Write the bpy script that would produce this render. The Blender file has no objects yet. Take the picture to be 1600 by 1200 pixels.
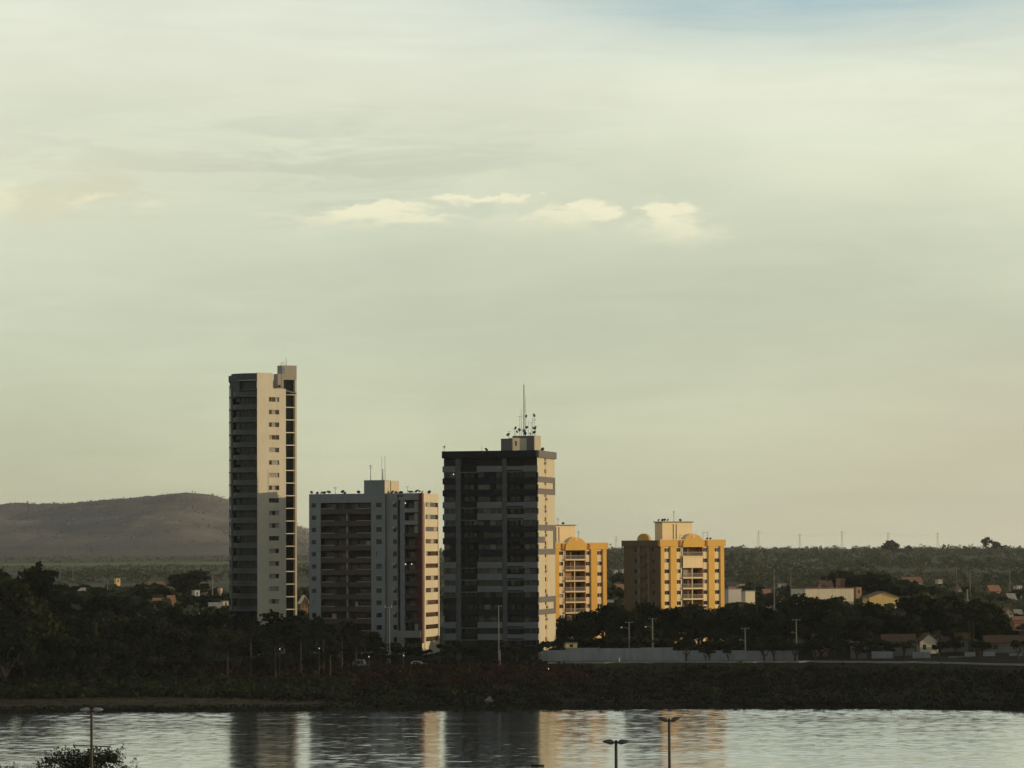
import bpy, bmesh, math, random
import numpy as np
from mathutils import Vector, Matrix
R_ = random.Random(7)
rng = np.random.default_rng(11)
scene = bpy.context.scene
COL = scene.collection
rad = math.radians
sin, cos = math.sin, math.cos

# ------------------------------------------------------------------ camera
F_PX, H_EYE, HORIZON = 5000.0, 32.0, 858.0         # focal length and horizon row for a 1600 px wide picture
PITCH = math.atan((HORIZON - 600) / F_PX)
ROLL = rad(0.3)
cam_d = bpy.data.cameras.new('camera')
cam = bpy.data.objects.new('camera', cam_d)
COL.objects.link(cam)
cam_d.sensor_width = 36.0
cam_d.lens = F_PX / 1600 * 36.0
cam_d.clip_start = 1.0
cam_d.clip_end = 30000.0
_r0, _u0, _f0 = Vector((1, 0, 0)), Vector((0, -sin(PITCH), cos(PITCH))), Vector((0, cos(PITCH), sin(PITCH)))
_r = _r0 * cos(ROLL) - _u0 * sin(ROLL)
_u = _r0 * sin(ROLL) + _u0 * cos(ROLL)
M = Matrix.Identity(4)
for i in range(3):
    M[i][0], M[i][1], M[i][2] = _r[i], _u[i], -_f0[i]
M[2][3] = H_EYE
cam.matrix_world = M
scene.camera = cam

# ------------------------------------------------------------------ light: low sun from the right, thin veil of cloud
SUN_AZ, SUN_EL = rad(3.0), rad(6.5)                # azimuth from +X towards +Y
TO_SUN = Vector((cos(SUN_EL) * cos(SUN_AZ), cos(SUN_EL) * sin(SUN_AZ), sin(SUN_EL)))
sun_d = bpy.data.lights.new('sun', 'SUN')
sun_d.energy = 3.25
sun_d.angle = rad(0.5)
sun_d.color = (1.0, 0.78, 0.46)
sun = bpy.data.objects.new('sun', sun_d)
COL.objects.link(sun)
sun.rotation_euler = TO_SUN.to_track_quat('Z', 'Y').to_euler()
sun.location = (400, 300, 200)

scene.render.engine = 'CYCLES'
scene.view_settings.view_transform = 'Standard'
scene.view_settings.look = 'None'
scene.view_settings.exposure = 0.0
scene.view_settings.gamma = 1.0
scene.view_settings.use_curve_mapping = False
scene.cycles.use_denoising = True
scene.cycles.max_bounces = 6
scene.cycles.volume_bounces = 0
scene.cycles.sample_clamp_indirect = 4.0

world = bpy.data.worlds.new('World')
scene.world = world
world.use_nodes = True


class NT:
    """small helper for building node trees"""
    def __init__(s, tree):
        s.t = tree
        s.t.nodes.clear()

    def n(s, typ, **kw):
        nd = s.t.nodes.new(typ)
        for k, v in kw.items():
            setattr(nd, k, v)
        return nd

    def link(s, a, b):
        s.t.links.new(a, b)

    def put(s, sock, v):
        if isinstance(v, bpy.types.NodeSocket):
            s.link(v, sock)
        else:
            sock.default_value = v

    def math(s, op, a, b=0.0, c=0.0, clamp=False):
        nd = s.n('ShaderNodeMath', operation=op, use_clamp=clamp)
        for i, v in enumerate((a, b, c)):
            s.put(nd.inputs[i], v)
        return nd.outputs[0]

    def noise(s, vec, scale, detail=3.0, rough=0.55, lac=2.0, dist=0.0):
        nd = s.n('ShaderNodeTexNoise')
        if vec is not None:
            s.link(vec, nd.inputs['Vector'])
        nd.inputs['Scale'].default_value = scale
        nd.inputs['Detail'].default_value = detail
        nd.inputs['Roughness'].default_value = rough
        nd.inputs['Distortion'].default_value = dist
        return nd.outputs['Fac']

    def mapr(s, v, a, b, c, d, smooth=False):
        nd = s.n('ShaderNodeMapRange')
        if smooth:
            nd.interpolation_type = 'SMOOTHSTEP'
        s.put(nd.inputs[0], v)
        for i, x in enumerate((a, b, c, d)):
            s.put(nd.inputs[i + 1], x)
        return nd.outputs[0]

    def mix(s, fac, a, b, typ='MIX'):
        nd = s.n('ShaderNodeMix', data_type='RGBA', blend_type=typ)
        s.put(nd.inputs[0], fac)
        for sock, v in ((nd.inputs[6], a), (nd.inputs[7], b)):
            if isinstance(v, tuple) and len(v) == 3:
                v = v + (1.0,)
            s.put(sock, v)
        return nd.outputs[2]

    def comb(s, x, y, z=0.0):
        nd = s.n('ShaderNodeCombineXYZ')
        for i, v in enumerate((x, y, z)):
            s.put(nd.inputs[i], v)
        return nd.outputs[0]

    def ramp(s, fac, stops):
        nd = s.n('ShaderNodeValToRGB')
        el = nd.color_ramp.elements
        while len(el) < len(stops):
            el.new(0.5)
        for e, (p, c) in zip(el, stops):
            e.position = p
            e.color = tuple(c) + (1.0,)
        s.put(nd.inputs[0], fac)
        return nd.outputs[0]


def build_sky():
    w = NT(world.node_tree)
    tc = w.n('ShaderNodeTexCoord')
    sep = w.n('ShaderNodeSeparateXYZ')
    w.link(tc.outputs['Generated'], sep.inputs[0])
    X, Y, Z = sep.outputs
    az = w.math('ARCTAN2', X, Y)
    el = w.math('ARCSINE', Z)
    sky = w.n('ShaderNodeTexSky', sky_type='NISHITA')
    sky.sun_disc = False
    sky.sun_elevation = SUN_EL
    sky.sun_rotation = rad(90) - SUN_AZ
    sky.air_density = 1.0
    sky.dust_density = 2.0
    sky.ozone_density = 1.5
    # veil of thin cloud: colour by height above the horizon (stored for strength 0.1)
    pos = w.math('DIVIDE', w.math('MAXIMUM', el, 0.0), 1.6)
    K = 10.0
    def c(r, g, b):
        return (r, g, b)
    veil = w.ramp(pos, [(0.0, c(.655, .645, .455)), (0.017, c(.64, .66, .465)), (0.045, c(.655, .712, .535)),
                        (0.075, c(.79, .825, .63)), (0.105, c(.87, .90, .745)), (0.17, c(.55, .62, .56)), (0.30, c(.22, .26, .28)), (0.5, c(.14, .17, .20)),
                        (1.0, c(.09, .115, .145))])
    # long soft streaks
    sv = w.comb(w.math('MULTIPLY', az, 16.0), w.math('MULTIPLY', el, 120.0), 3.7)
    n1 = w.noise(sv, 1.0, 6.0, 0.6, dist=0.7)
    sv2 = w.comb(w.math('MULTIPLY', az, 5.0), w.math('MULTIPLY', el, 14.0), 8.1)
    n2 = w.noise(sv2, 1.0, 4.0, 0.5, dist=0.3)
    b1 = w.mapr(n2, 0.3, 0.72, 0.90, 1.10, True)
    b1 = w.math('MULTIPLY', b1, w.mapr(n1, 0.3, 0.7, 0.965, 1.035))
    veil = w.mix(1.0, veil, w.comb(b1, b1, b1), 'MULTIPLY')

    def bell(a0, e0, sa, se):
        da = w.math('DIVIDE', w.math('SUBTRACT', az, a0), sa)
        de = w.math('DIVIDE', w.math('SUBTRACT', el, e0), se)
        q = w.math('ADD', w.math('MULTIPLY', da, da), w.math('MULTIPLY', de, de))
        return w.math('POWER', 2.718, w.math('MULTIPLY', q, -1.0))

    def dirpx(px, py):
        return (px - 800) / F_PX, (HORIZON - py) / F_PX
    # grey banks of streaky stratus, left of centre
    a0, e0 = dirpx(520, 260)
    gm = w.math('MULTIPLY', bell(a0, e0, .105, .023), w.mapr(n1, 0.42, 0.62, 0.0, 1.0, True))
    veil = w.mix(w.math('MULTIPLY', gm, 0.62), veil, (.575, .61, .50))
    # warm bright patches low on the left
    a0, e0 = dirpx(60, 300)
    gm = w.math('MULTIPLY', bell(a0, e0, .055, .012), w.mapr(n1, 0.42, 0.62, 0.0, 1.0, True))
    veil = w.mix(w.math('MULTIPLY', gm, 0.6), veil, (.80, .75, .52))
    # pink glow low on the right, towards the sun
    a0, e0 = dirpx(1750, 760)
    veil = w.mix(w.math('MULTIPLY', bell(a0, e0, .11, .05), 0.5), veil, (.70, .62, .47))
    # cumulus tops catching the sun: sharp above, fading below, edges torn by noise
    cv = w.comb(w.math('MULTIPLY', az, 70.0), w.math('MULTIPLY', el, 190.0), 1.3)
    cn = w.noise(cv, 1.0, 6.0, 0.6)
    cn2 = w.noise(w.comb(w.math('MULTIPLY', az, 60.0), w.math('MULTIPLY', el, 150.0), 9.3), 1.0, 6.0, 0.65)
    azw = w.math('ADD', az, w.math('MULTIPLY', w.math('SUBTRACT', cn, 0.5), 0.044))
    elw = w.math('ADD', el, w.math('MULTIPLY', w.math('SUBTRACT', cn2, 0.5), 0.0115))

    def puff(px, py, sx, su, sd, a):
        a0, e0 = dirpx(px, py)
        da = w.math('DIVIDE', w.math('SUBTRACT', azw, a0), sx / F_PX)
        de = w.math('SUBTRACT', elw, e0)
        up = w.math('DIVIDE', w.math('MAXIMUM', de, 0.0), su / F_PX)
        dn = w.math('DIVIDE', w.math('MINIMUM', de, 0.0), sd * 1.35 / F_PX)
        q = w.math('ADD', w.math('ADD', w.math('MULTIPLY', da, da), w.math('MULTIPLY', up, up)), w.math('MULTIPLY', dn, dn))
        return w.math('MULTIPLY', w.math('POWER', 2.718, w.math('MULTIPLY', q, -1.0)), a)
    cum = None
    for args in ((575, 325, 75, 7, 14, .95), (640, 338, 60, 5, 10, .6), (485, 340, 80, 8, 14, .42), (760, 311, 75, 4, 7, .9), (820, 309, 18, 5, 6, .6),
                 (925, 322, 30, 10, 18, 1.1), (870, 332, 45, 7, 14, .6), (800, 342, 90, 8, 22, .25),
                 (1040, 325, 36, 10, 22, 1.1), (1085, 345, 45, 9, 26, .5), (1180, 362, 90, 12, 28, .12), (930, 360, 220, 14, 32, .16),
                 (145, 308, 40, 8, 14, .5), (245, 316, 40, 8, 14, .4), (10, 300, 60, 14, 40, .5)):
        g = puff(*args)
        cum = g if cum is None else w.math('SUBTRACT', w.math('ADD', cum, g), w.math('MULTIPLY', cum, g))
    cm = w.mapr(cum, 0.06, 0.85, 0.0, 1.0, True)
    veil = w.mix(w.math('MULTIPLY', cm, 0.85), veil, (1.02, .97, .70))
    # broad pale sheets higher up
    a0, e0 = dirpx(1420, 130)
    veil = w.mix(w.math('MULTIPLY', w.math('MULTIPLY', bell(a0, e0, .10, .014), w.mapr(n1, .35, .65, .3, 1.0)), 0.40), veil, (.95, .96, .79))
    a0, e0 = dirpx(640, 30)
    veil = w.mix(w.math('MULTIPLY', w.math('MULTIPLY', bell(a0, e0, .09, .022), w.mapr(n1, .3, .7, .4, 1.0)), 0.40), veil, (.97, .98, .83))
    vs = w.n('ShaderNodeVectorMath', operation='SCALE')
    w.link(veil, vs.inputs[0])
    vs.inputs['Scale'].default_value = K
    # where the veil opens, the clear sky shows: blue at the upper right
    a0, e0 = dirpx(1255, -6)
    hole = w.math('MULTIPLY', bell(a0, e0, .092, .0165), w.mapr(n1, 0.25, 0.65, 1.0, 0.75, True))
    blue = w.mix(0.85, sky.outputs[0], (4.3, 6.3, 7.0))
    vc = w.mix(w.math('MULTIPLY', hole, 0.95), vs.outputs[0], blue)
    allc = w.mix(0.88, sky.outputs[0], vc)
    bg = w.n('ShaderNodeBackground')
    bg.inputs['Strength'].default_value = 0.1
    w.link(allc, bg.inputs['Color'])
    out = w.n('ShaderNodeOutputWorld')
    w.link(bg.outputs[0], out.inputs['Surface'])


build_sky()


# ------------------------------------------------------------------ picture <-> world
def ray(px, py):
    a, b = (px - 800) / F_PX, (600 - py) / F_PX
    ca, sa = cos(ROLL), sin(ROLL)
    x, y = ca * a + sa * b, -sa * a + ca * b
    return Vector((x, cos(PITCH) - y * sin(PITCH), sin(PITCH) + y * cos(PITCH)))


def P(px, py, d):
    v = ray(px, py)
    return Vector((0, 0, H_EYE)) + v * (d / v.y)


def proj(p):
    v = Vector(p) - Vector((0, 0, H_EYE))
    x, y, z = v.x, v.y * cos(PITCH) + v.z * sin(PITCH), -v.y * sin(PITCH) + v.z * cos(PITCH)
    a, b = x / y, z / y
    ca, sa = cos(ROLL), sin(ROLL)
    return 800 + F_PX * (ca * a - sa * b), 600 - F_PX * (sa * a + ca * b)


SHORE = [(-400, 640), (-60, 638), (-35, 640), (-10, 641), (0, 640), (40, 641), (75, 637), (95, 628), (112, 612), (200, 600), (600, 590), (5000, 560)]
PROFILE = [(-40, -1.0), (-6, -0.9), (0, 0.02), (4, .7), (40, 1.9), (98, 5.2), (104, 5.62), (135, 5.9), (170, 7.0), (210, 7.6), (400, 9.0),
           (800, 11.5), (1400, 15.2), (2400, 20.0), (3900, 24.0), (7000, 26.5), (20000, 26.5)]


def shore(x):
    return np.interp(x, [a for a, b in SHORE], [b for a, b in SHORE]) + 0.8 * np.sin(np.asarray(x) * .21) + 0.9 * np.sin(np.asarray(x) * .57) + 0.6 * np.sin(np.asarray(x) * 1.3 + 1)


def ground_z(x, y):
    t = np.asarray(y) - shore(x)
    h = np.interp(t, [a for a, b in PROFILE], [b for a, b in PROFILE])
    bump = (np.sin(x * .08 + y * .03) + np.sin(x * .031 - y * .05 + 1.0)) * 0.22 * np.clip((t - 3) / 20, 0, 1) * np.clip((100 - t) / 15, 0, 1)
    far = np.clip((t - 400) / 600, 0, 1)
    return h + bump + far * (np.sin(x * .006 + 1) + np.sin(y * .004 + x * .002)) * 0.7


def gz(x, y):
    return float(ground_z(x, y))


# ------------------------------------------------------------------ materials
MATS = {}


def mat(name, col, rough=0.8, var=0.12, scale=0.6, streak=0.0, bump=0.0, bscale=6.0, metallic=0.0, spec=0.3, col2=None, emit=None):
    if name in MATS:
        return MATS[name]
    m = bpy.data.materials.new(name)
    m.use_nodes = True
    t = NT(m.node_tree)
    out = t.n('ShaderNodeOutputMaterial')
    b = t.n('ShaderNodeBsdfPrincipled')
    t.link(b.outputs[0], out.inputs[0])
    tc = t.n('ShaderNodeTexCoord')
    v = tc.outputs['Object']
    n = t.noise(v, scale, 5.0, 0.6)
    k = t.mapr(n, 0.25, 0.75, 1 - var, 1 + var)
    c = tuple(col)
    if col2 is not None:
        base = t.mix(t.mapr(t.noise(v, scale * 0.7, 4.0, 0.6), 0.38, 0.62, 0.0, 1.0, True), c, tuple(col2))
    else:
        base = t.mix(0.0, c, c)
    base = t.mix(1.0, base, t.comb(k, k, k), 'MULTIPLY')
    if streak:
        mp = t.n('ShaderNodeMapping')
        mp.inputs['Scale'].default_value = (1.4, 1.4, 0.07)
        t.link(v, mp.inputs['Vector'])
        s = t.noise(mp.outputs[0], 1.0, 4.0, 0.65)
        ks = t.mapr(s, 0.45, 0.75, 1.0, 1.0 - streak, True)
        base = t.mix(1.0, base, t.comb(ks, ks, ks), 'MULTIPLY')
    t.link(base, b.inputs['Base Color'])
    b.inputs['Roughness'].default_value = rough
    b.inputs['Metallic'].default_value = metallic
    b.inputs['Specular IOR Level'].default_value = spec
    if bump:
        bp = t.n('ShaderNodeBump')
        bp.inputs['Strength'].default_value = bump
        bp.inputs['Distance'].default_value = 0.05
        t.link(t.noise(v, bscale, 4.0, 0.6), bp.inputs['Height'])
        t.link(bp.outputs[0], b.inputs['Normal'])
    if emit:
        b.inputs['Emission Color'].default_value = tuple(emit[:3]) + (1,)
        b.inputs['Emission Strength'].default_value = emit[3]
    MATS[name] = m
    return m


def leaf_mat(name, c1, c2, trans=0.25, nscale=0.35):
    if name in MATS:
        return MATS[name]
    m = bpy.data.materials.new(name)
    m.use_nodes = True
    t = NT(m.node_tree)
    out = t.n('ShaderNodeOutputMaterial')
    b = t.n('ShaderNodeBsdfPrincipled')
    tr = t.n('ShaderNodeBsdfTranslucent')
    mx = t.n('ShaderNodeMixShader')
    mx.inputs[0].default_value = trans
    oi = t.n('ShaderNodeObjectInfo')
    tc = t.n('ShaderNodeTexCoord')
    n = t.noise(tc.outputs['Object'], nscale, 4.0 if nscale > .1 else 6.0, 0.65)
    if nscale > .1:
        f = t.math('ADD', t.math('MULTIPLY', oi.outputs['Random'], 0.5), t.math('MULTIPLY', n, 0.6))
        c = t.mix(t.mapr(f, 0.25, 0.8, 0.0, 1.0), c1, c2)
    else:
        c = t.mix(t.mapr(n, 0.36, 0.64, 0.0, 1.0), c1, c2)
    t.link(c, b.inputs['Base Color'])
    t.link(c, tr.inputs['Color'])
    b.inputs['Roughness'].default_value = 0.75
    b.inputs['Specular IOR Level'].default_value = 0.03
    t.link(b.outputs[0], mx.inputs[1])
    t.link(tr.outputs[0], mx.inputs[2])
    t.link(mx.outputs[0], out.inputs[0])
    MATS[name] = m
    return m


LEAF_DARK = leaf_mat('leaf_dark', (.016, .023, .011), (.032, .040, .019))
LEAF_OLIVE = leaf_mat('leaf_olive', (.017, .022, .010), (.032, .037, .016))
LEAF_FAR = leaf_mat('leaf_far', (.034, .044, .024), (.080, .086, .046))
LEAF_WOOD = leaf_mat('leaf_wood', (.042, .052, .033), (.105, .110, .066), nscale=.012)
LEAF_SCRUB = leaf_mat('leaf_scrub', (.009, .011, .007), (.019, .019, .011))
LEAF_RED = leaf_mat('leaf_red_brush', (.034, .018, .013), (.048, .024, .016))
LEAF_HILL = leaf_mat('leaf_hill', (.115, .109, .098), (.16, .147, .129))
BARK = mat('bark', (.05, .038, .028), .9, .3, 3.0, bump=.5)
GLASS = mat('window_glass', (.014, .016, .018), .08, .2, .5, spec=.25)
GLASS_WARM = mat('window_glass_warm', (.040, .024, .018), .12, .3, .5, spec=.4)
CURTAIN = mat('window_curtain', (.30, .27, .23), .8, .25, 2.0)
SHUTTER = mat('aluminium_shutter', (.22, .21, .20), .5, .2, 2.0)
METAL = mat('dark_metal', (.06, .06, .06), .5, .2, 2.0, metallic=.4)
GALV = mat('galvanised_steel', (.30, .30, .29), .5, .2, 2.0, metallic=.5)
CONC = mat('pole_concrete', (.19, .18, .165), .85, .15, 1.0, streak=.2)
BULB = mat('lit_bulb', (.9, .9, .85), .4, emit=(1, .95, .8, .8))


# ------------------------------------------------------------------ meshes
class MB:
    def __init__(s):
        s.v, s.f = [], []

    def add(s, vs, fs):
        k = len(s.v)
        s.v += [tuple(p) for p in vs]
        s.f += [tuple(i + k for i in f) for f in fs]

    def quad(s, a, b, c, d):
        s.add((a, b, c, d), ((0, 1, 2, 3),))

    def hexa(s, p):
        s.add(p, ((0, 3, 2, 1), (4, 5, 6, 7), (0, 1, 5, 4), (1, 2, 6, 5), (2, 3, 7, 6), (3, 0, 4, 7)))

    def box(s, x0, x1, y0, y1, z0, z1):
        s.hexa(((x0, y0, z0), (x1, y0, z0), (x1, y1, z0), (x0, y1, z0), (x0, y0, z1), (x1, y0, z1), (x1, y1, z1), (x0, y1, z1)))

    def fbox(s, F, u0, u1, d0, d1, z0, z1):
        s.hexa([F.pt(u, d, z) for z in (z0, z1) for (u, d) in ((u0, d1), (u1, d1), (u1, d0), (u0, d0))])

    def fquad(s, F, u0, u1, z0, z1, d=0.0):
        s.quad(F.pt(u0, d, z0), F.pt(u1, d, z0), F.pt(u1, d, z1), F.pt(u0, d, z1))

    def wall(s, F, u0, u1, z0, z1, holes=(), rev=0.3, d=0.0):
        us = sorted({u0, u1} | {h[i] for h in holes for i in (0, 1)})
        zs = sorted({z0, z1} | {h[i] for h in holes for i in (2, 3)})
        for a, b in zip(us, us[1:]):
            for e, g in zip(zs, zs[1:]):
                um, zm = (a + b) / 2, (e + g) / 2
                if um < u0 or um > u1 or zm < z0 or zm > z1:
                    continue
                if any(h[0] < um < h[1] and h[2] < zm < h[3] for h in holes):
                    continue
                s.fquad(F, a, b, e, g, d)
        for (a, b, e, g) in holes:
            for q in (((a, 0, e), (b, 0, e), (b, -rev, e), (a, -rev, e)), ((a, 0, g), (b, 0, g), (b, -rev, g), (a, -rev, g)),
                      ((a, 0, e), (a, 0, g), (a, -rev, g), (a, -rev, e)), ((b, 0, e), (b, 0, g), (b, -rev, g), (b, -rev, e))):
                s.quad(*[F.pt(u, d + dd, z) for (u, dd, z) in q])

    def prism(s, pts, z0, z1):
        n = len(pts)
        vs = [(p[0], p[1], z0) for p in pts] + [(p[0], p[1], z1) for p in pts]
        fs = [tuple(range(n))[::-1], tuple(range(n, 2 * n))] + [(i, (i + 1) % n, n + (i + 1) % n, n + i) for i in range(n)]
        s.add(vs, fs)

    def tube(s, a, b, r0, r1=None, n=6, cap=True):
        r1 = r0 if r1 is None else r1
        a, b = Vector(a), Vector(b)
        w = (b - a).normalized()
        t = Vector((1, 0, 0)) if abs(w.x) < .8 else Vector((0, 1, 0))
        p = w.cross(t).normalized()
        q = w.cross(p)
        vs = [a + (p * cos(i * 2 * math.pi / n) + q * sin(i * 2 * math.pi / n)) * r0 for i in range(n)]
        vs += [b + (p * cos(i * 2 * math.pi / n) + q * sin(i * 2 * math.pi / n)) * r1 for i in range(n)]
        fs = [(i, (i + 1) % n, n + (i + 1) % n, n + i) for i in range(n)]
        if cap:
            fs += [tuple(range(n))[::-1], tuple(range(n, 2 * n))]
        s.add(vs, fs)

    def path(s, pts, r0, r1, n=6):
        for i in range(len(pts) - 1):
            k = len(pts) - 1
            s.tube(pts[i], pts[i + 1], r0 + (r1 - r0) * i / k, r0 + (r1 - r0) * (i + 1) / k, n)

    def mesh(s, name, m):
        me = bpy.data.meshes.new(name)
        me.from_pydata(s.v, [], s.f)
        me.materials.append(m)
        return me

    def build(s, name, m, parent=None, kind=None):
        base = parent['_o'] if parent is not None and '_o' in parent else (0, 0, 0)
        s.v = [(a - base[0], b - base[1], c - base[2]) for (a, b, c) in s.v]
        return link(name, s.mesh(name, m), parent, kind=kind)


def link(name, me, parent=None, loc=None, rz=None, kind=None):
    o = bpy.data.objects.new(name, me)
    COL.objects.link(o)
    if parent is not None:
        o.parent = parent
    if loc is not None:
        o.location = loc
    if rz is not None:
        o.rotation_euler = (0, 0, rz)
    if kind:
        o['kind'] = kind
    return o


def tag(o, label, cat, group=None):
    o['label'], o['category'] = label, cat
    if group:
        o['group'] = group
    return o


def thing(name, loc, label, cat, group=None):
    o = bpy.data.objects.new(name, None)
    COL.objects.link(o)
    o.location = loc
    o.empty_display_size = 1.0
    o['_o'] = [float(c) for c in loc]
    return tag(o, label, cat, group)


class Face:
    """a vertical plane: origin, direction u along it, outward normal n = (uy, -ux)"""
    def __init__(s, o, ang):
        s.o = (o[0], o[1])
        s.ang = ang
        s.u = (cos(ang), sin(ang))
        s.n = (s.u[1], -s.u[0])

    def pt(s, u, d, z):
        return (s.o[0] + u * s.u[0] + d * s.n[0], s.o[1] + u * s.u[1] + d * s.n[1], z)

    def at(s, px, d=0.0, row=858):
        lo, hi = -60.0, 60.0
        for _ in range(50):
            m = (lo + hi) / 2
            q = s.pt(m, d, 0)
            z = H_EYE + (HORIZON - row) * q[1] / F_PX
            if proj((q[0], q[1], z))[0] < px:
                lo = m
            else:
                hi = m
        return lo

    def z(s, u, row):
        q = s.pt(u, 0, 0)
        px = proj((q[0], q[1], H_EYE))[0]
        return P(px, row, q[1]).z


def cached(key, fn, cache={}):
    if key not in cache:
        cache[key] = fn()
    return cache[key]


def piece(name, key, fn, m, parent, F, u, z, d=0.0):
    """a part whose mesh is shared; fn builds it in local axes (x along the face, -y outward, z up)"""
    def mk():
        b = MB()
        fn(b)
        return b.mesh(name, m)
    me = cached((name, m.name) + tuple(key), mk)
    q = F.pt(u, d, z)
    o = parent['_o']
    return link(name, me, parent, (q[0] - o[0], q[1] - o[1], q[2] - o[2]), F.ang)


def sub(name, key, fn, m, parent, loc=(0, 0, 0)):
    def mk():
        b = MB()
        fn(b)
        return b.mesh(name, m)
    return link(name, cached((name, m.name) + tuple(key), mk), parent, loc)


def window(parent, F, u0, u1, z0, z1, panes=2, d=-0.12, frame=None, choice=(GLASS, CURTAIN), weights=(2, 1), bar=0.06):
    w, h = round(u1 - u0, 2), round(z1 - z0, 2)
    frame = frame or SHUTTER

    def fr(b):
        b.box(0, w, 0, .06, 0, bar); b.box(0, w, 0, .06, h - bar, h)
        b.box(0, bar, 0, .06, bar, h - bar); b.box(w - bar, w, 0, .06, bar, h - bar)
        for i in range(1, panes):
            x = w * i / panes
            b.box(x - bar / 2, x + bar / 2, 0, .06, bar, h - bar)
    win = piece('window', (w, h, panes), fr, frame, parent, F, u0, z0, d)
    pw = w / panes
    for i in range(panes):
        m = R_.choices(choice, weights)[0]
        sub('pane', (round(pw, 2), h, i % 2), lambda b: b.box(.02, pw - .02, .03 if i % 2 else .015, .05 if i % 2 else .035, .02, h - .02), m, win, (pw * i, 0, 0))
    return win


def dish(b, c, r, az, el):
    w = Vector((cos(el) * cos(az), cos(el) * sin(az), sin(el)))
    t = w.cross(Vector((0, 0, 1))).normalized()
    q = t.cross(w)
    c = Vector(c)
    n = 10
    rings = [(0.02, -.22), (.6, -.12), (1.0, 0.0)]
    vs = []
    for (k, dd) in rings:
        vs += [c + (t * cos(i * 2 * math.pi / n) + q * sin(i * 2 * math.pi / n)) * r * k + w * r * dd for i in range(n)]
    fs = []
    for j in range(2):
        fs += [(j * n + i, j * n + (i + 1) % n, (j + 1) * n + (i + 1) % n, (j + 1) * n + i) for i in range(n)]
    b.add(vs, fs)
    b.tube(c - w * r * .2, c - w * r * .2 - Vector((0, 0, r * 1.25)), .05, .05, 5)
    b.tube(c + w * r * .6, c + q * r * -.9, .03, .03, 4)


def roof_dishes(parent, F, specs, m=METAL):
    for (px, row, r, d) in specs:
        u = F.at(px, d)
        q = F.pt(u, d, F.z(u, row))
        b = MB()
        dish(b, q, r, rad(R_.uniform(180, 330)), rad(R_.uniform(30, 60)))
        b.build('satellite_dish', m, parent)


def antenna(parent, F, px, row_top, z_bot, d=-1.0, r=.05, bars=0, name='antenna_mast', m=METAL):
    u = F.at(px, d)
    zt = F.z(u, row_top)
    b = MB()
    b.tube(F.pt(u, d, z_bot), F.pt(u, d, zt), r, r * .6, 5)
    for i in range(bars):
        z = zt - .15 - i * .35
        w = .5 - .06 * i
        b.tube(F.pt(u - w, d, z), F.pt(u + w, d, z), .03, .03, 4)
    return b.build(name, m, parent)


# ------------------------------------------------------------------ terrain, river, hills
def grid_mesh(name, X, Y, Z, m, kind='structure'):
    ny, nx = X.shape
    v = np.stack([X, Y, Z], -1).reshape(-1, 3)
    i = np.arange(nx * ny).reshape(ny, nx)
    f = np.stack([i[:-1, :-1], i[:-1, 1:], i[1:, 1:], i[1:, :-1]], -1).reshape(-1, 4)
    me = bpy.data.meshes.new(name)
    me.vertices.add(len(v)); me.vertices.foreach_set('co', v.astype(np.float32).ravel())
    me.loops.add(f.size); me.loops.foreach_set('vertex_index', f.astype(np.int32).ravel())
    me.polygons.add(len(f)); me.polygons.foreach_set('loop_start', np.arange(0, f.size, 4, dtype=np.int32))
    me.polygons.foreach_set('use_smooth', np.ones(len(f), bool))
    me.update(calc_edges=True)
    me.materials.append(m)
    return link(name, me, kind=kind)


GROUND = mat('river_plain_soil', (.019, .017, .012), .95, .35, .05, bump=.6, bscale=.8, spec=.03, col2=(.026, .028, .015))
xs = np.concatenate([np.linspace(-5000, -300, 30)[:-1], np.linspace(-300, 300, 241), np.linspace(300, 5000, 30)[1:]])
ts = np.concatenate([np.linspace(-20, 160, 121), np.linspace(160, 600, 60)[1:], np.linspace(600, 3000, 60)[1:], np.linspace(3000, 8500, 30)[1:]])
TT, XX = np.meshgrid(ts, xs, indexing='ij')
YY = shore(XX) + TT
grid_mesh('ground', XX, YY, ground_z(XX, YY), GROUND)

# strip of dry grass along the water on the left
BEACH = mat('beach_dry_grass', (.060, .048, .030), .95, .4, .25, bump=.6, bscale=2.0, spec=.1, col2=(.036, .036, .020))
bx = np.linspace(-220, -28, 120)
BT = np.linspace(3.0, 47, 40)
tt, xx = np.meshgrid(BT, bx, indexing='ij')
fade = .55 - np.clip((xx + 70) / 42, 0, 1) * .33 - np.clip((-105 - xx) / 45, 0, 1) * .30 + .05 * np.sin(xx * .3)
yy = shore(xx) + 4 + (tt - 3) * fade
grid_mesh('beach', xx, yy, ground_z(xx, yy) + .06, BEACH)

# road on the bank, with a kerb towards the river
ASPH = mat('bank_road_asphalt', (.135, .12, .10), .9, .2, .3, bump=.4)
rx = np.linspace(8, 400, 150)
b = MB()
for x0, x1 in zip(rx, rx[1:]):
    ya, yb = float(shore(x0)), float(shore(x1))
    za, zb = gz(x0, ya + 108) + .05, gz(x1, yb + 108) + .05
    b.quad((x0, ya + 103, za), (x1, yb + 103, zb), (x1, yb + 110, zb), (x0, ya + 110, za))
b.build('road', ASPH, kind='structure')
b = MB()
for x0, x1 in zip(rx, rx[1:]):
    ya, yb = float(shore(x0)), float(shore(x1))
    za, zb = gz(x0, ya + 108), gz(x1, yb + 108)
    for (d0, d1) in ((102.4, 103.0),):
        b.hexa(((x0, ya + d0, za - .8), (x1, yb + d0, zb - .8), (x1, yb + d1, zb - .8), (x0, ya + d1, za - .8),
                (x0, ya + d0, za + .19), (x1, yb + d0, zb + .19), (x1, yb + d1, zb + .19), (x0, ya + d1, za + .19)))
b.build('kerb', mat('kerb_concrete', (.22, .20, .17), .9, .2, .5), kind='structure')

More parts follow.
